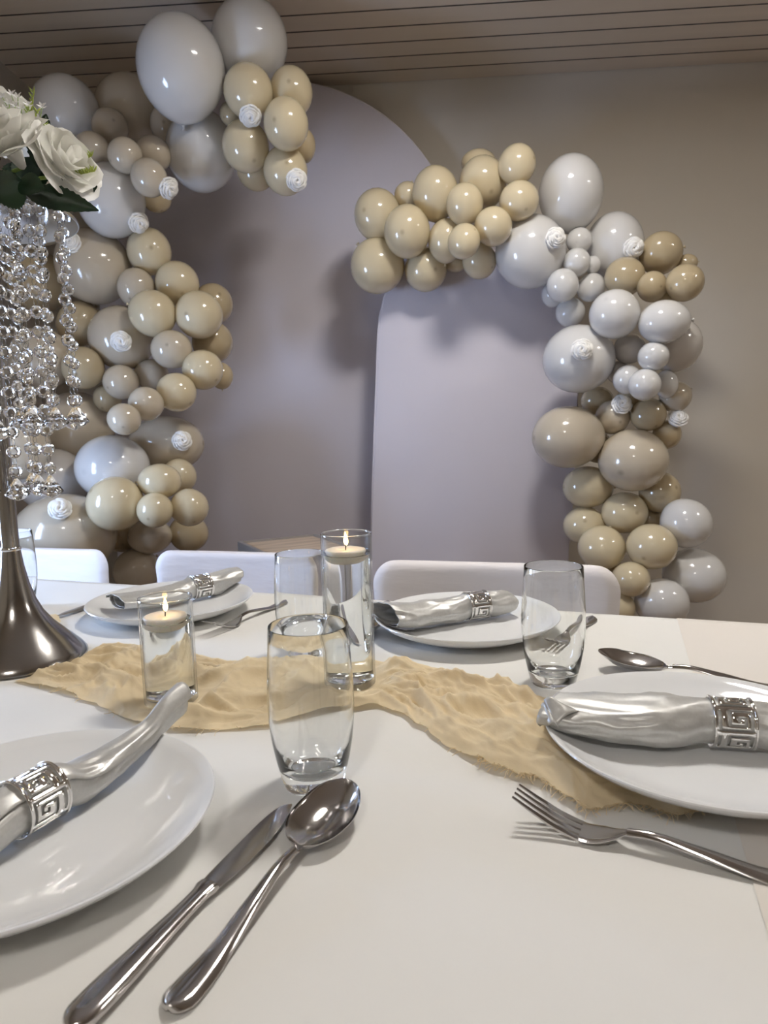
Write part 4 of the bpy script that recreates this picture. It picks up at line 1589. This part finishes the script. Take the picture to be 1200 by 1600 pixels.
def place(o, p, axis, roll=0.0, s=1.0):
    o.matrix_world = Matrix.Translation(p - FB) @ axis.normalized().to_track_quat('Z', 'Y').to_matrix().to_4x4() @ Matrix.Rotation(roll, 4, 'Z') @ Matrix.Scale(s, 4)


def big_rose(px, py, y, axis, R, seed):
    p = on_y(px, py, y)
    ly = rose_layers(R, random.Random(seed))
    V, Fc = lathe([(0.001, -0.55 * R), (0.10 * R, -0.5 * R), (0.22 * R, -0.15 * R), (0.18 * R, 0.1 * R), (0.08 * R, 0.5 * R), (0.001, 0.6 * R)], 14)
    core = obj('rose', mesh('rose', V, Fc), 'rose_silk', fl)
    place(core, p, axis, seed)
    for pv, pf in ly:
        obj('petal', mesh('petal', pv, pf), 'rose_silk', core)
    # stem down to the cup
    a = p - axis.normalized() * 0.5 * R - FB
    V, Fc = tube([a, a * 0.5 + Vector((0, 0, 0.005)), Vector((0, 0, 0.0))], 0.0022, 6)
    obj('stem', mesh('stem', V, Fc), 'stem_green', fl)


big_rose(18, 232, ST.y - 0.055, Vector((-0.15, -0.75, 0.75)), 0.0465, 3)
big_rose(92, 262, ST.y - 0.035, Vector((0.88, -0.38, 0.35)), 0.0450, 8)
big_rose(-62, 240, ST.y - 0.02, Vector((-0.8, -0.4, 0.5)), 0.0455, 12)
big_rose(10, 205, ST.y + 0.055, Vector((0.1, 0.7, 0.8)), 0.045, 15)


def leaf(a_px, b_px, ya, yb, wdt, sag=0.01, twist=0.0):
    a, b = on_y(*a_px, ya) - FB, on_y(*b_px, yb) - FB
    d = b - a
    L = d.length
    t_ = d.normalized()
    vw = (CAM - (FB + (a + b) / 2)).normalized()
    sd_ = t_.cross(vw).normalized()
    nn = sd_.cross(t_)
    sd_ = (sd_ * math.cos(twist) + nn * math.sin(twist)).normalized()
    nn = sd_.cross(t_)
    V = []
    n = 25
    for i in range(n):
        u = i / (n - 1)
        w = wdt * (math.sin(PI * u ** 0.8) ** 0.9) * (1 - 0.15 * u) * (1 + (0.10 if i % 2 else -0.02)) + 0.0006
        for v in (-1, -0.5, 0, 0.5, 1):
            p = a + d * u + sd_ * (w * v) + nn * (0.35 * w * (abs(v) - 0.3)) + Vector((0, 0, -sag * u * u))
            V.append(p)
    V2_ = [Vector(p) - nn * 0.0006 for p in V]
    Fc = grid_faces(n, 5) + grid_faces(n, 5, len(V), True)
    obj('leaf', mesh('leaf', V + V2_, Fc), 'leaf_green', fl)


y0 = ST.y
leaf((40, 300), (154, 326), y0 - 0.07, y0 - 0.06, 0.016, 0.002, 0.5)
leaf((95, 300), (152, 291), y0 - 0.02, y0 - 0.01, 0.019, 0.0, 0.2)
leaf((60, 262), (72, 178), y0 - 0.03, y0 - 0.02, 0.016, 0.0, 0.2)
leaf((40, 290), (-20, 300), y0 - 0.085, y0 - 0.10, 0.022, 0.002, 0.3)
leaf((30, 285), (70, 296), y0 - 0.09, y0 - 0.10, 0.014, 0.0, 0.4)
leaf((46, 306), (82, 372), y0 + 0.122, y0 + 0.142, 0.020, 0.0, 0.1)
leaf((72, 306), (95, 366), y0 + 0.118, y0 + 0.134, 0.016, 0.0, 0.3)
leaf((-10, 262), (-70, 248), y0 - 0.06, y0 - 0.05, 0.016, 0.0, 0.3)
leaf((30, 250), (50, 290), y0 - 0.02, y0 - 0.03, 0.025, 0.0, 0.1)
leaf((45, 245), (58, 300), y0 - 0.01, y0 - 0.02, 0.024, 0.0, 0.1)
leaf((0, 250), (-60, 200), y0 + 0.03, y0 + 0.05, 0.02, 0.0, 0.1)


def spray(root_px, tips, y, fern=False):
    root = on_y(*root_px, y) - FB
    V, Fc = [], []
    bV, bF = [], []
    rn2 = random.Random(int(root_px[0] * 7 + root_px[1]))
    for tpx in tips:
        tip = on_y(*tpx, y + rn2.uniform(-0.015, 0.015)) - FB
        mid = (root + tip) / 2 + Vector((rn2.uniform(-.004, .004), 0, 0.003))
        tube([root, mid, tip], [0.0008, 0.0007, 0.0005], 5, V, Fc)
        if fern:
            for k in range(9):
                u = 0.25 + 0.75 * k / 8
                c_ = root + (tip - root) * u
                for sgn in (-1, 1):
                    e = c_ + Vector((sgn * 0.007 * (1.15 - u * 0.6), rn2.uniform(-0.004, 0.004), 0.007))
                    tube([c_, (c_ + e) / 2, e], [0.0009, 0.0012, 0.0002], 4, V, Fc)
        else:
            ax_ = (Vector((rn2.uniform(-0.6, 0.6), -0.7, 0.6))).normalized()
            Q = ax_.to_track_quat('Z', 'Y').to_matrix()
            for k in range(9):
                a = 2 * PI * k / 9
                b0 = len(bV)
                for (r, w, z) in ((0.0008, 0.0008, 0), (0.0035, 0.0014, 0.001), (0.0062, 0.0004, 0.0022)):
                    for sgn in (-1, 1):
                        v = Vector((r * math.cos(a) - sgn * w * math.sin(a), r * math.sin(a) + sgn * w * math.cos(a), z + (0.002 if k % 2 else 0)))
                        bV.append(tip + Q @ v)
                bF += [(b0, b0 + 1, b0 + 3, b0 + 2), (b0 + 2, b0 + 3, b0 + 5, b0 + 4)]
    sprig = obj('fern_sprig' if fern else 'filler_sprig', mesh('sprig', V, Fc), 'fern_yellow' if fern else 'stem_green', fl)
    if bV:
        obj('blossoms', mesh('blossoms', bV, bF), 'foam_white', sprig)


spray((30, 225), [(4, 152), (14, 162), (28, 152), (24, 166), (8, 172), (34, 170), (18, 148)], y0 - 0.02)
spray((50, 225), [(44, 165), (62, 186), (66, 168), (58, 192), (36, 180)], y0 - 0.03)
spray((40, 220), [(52, 146), (44, 168), (58, 175)], y0 - 0.02, True)
spray((70, 215), [(66, 196), (72, 200)], y0 - 0.045, True)
spray((110, 262), [(143, 244)], y0 - 0.02, True)
spray((112, 275), [(147, 268)], y0 - 0.02, True)
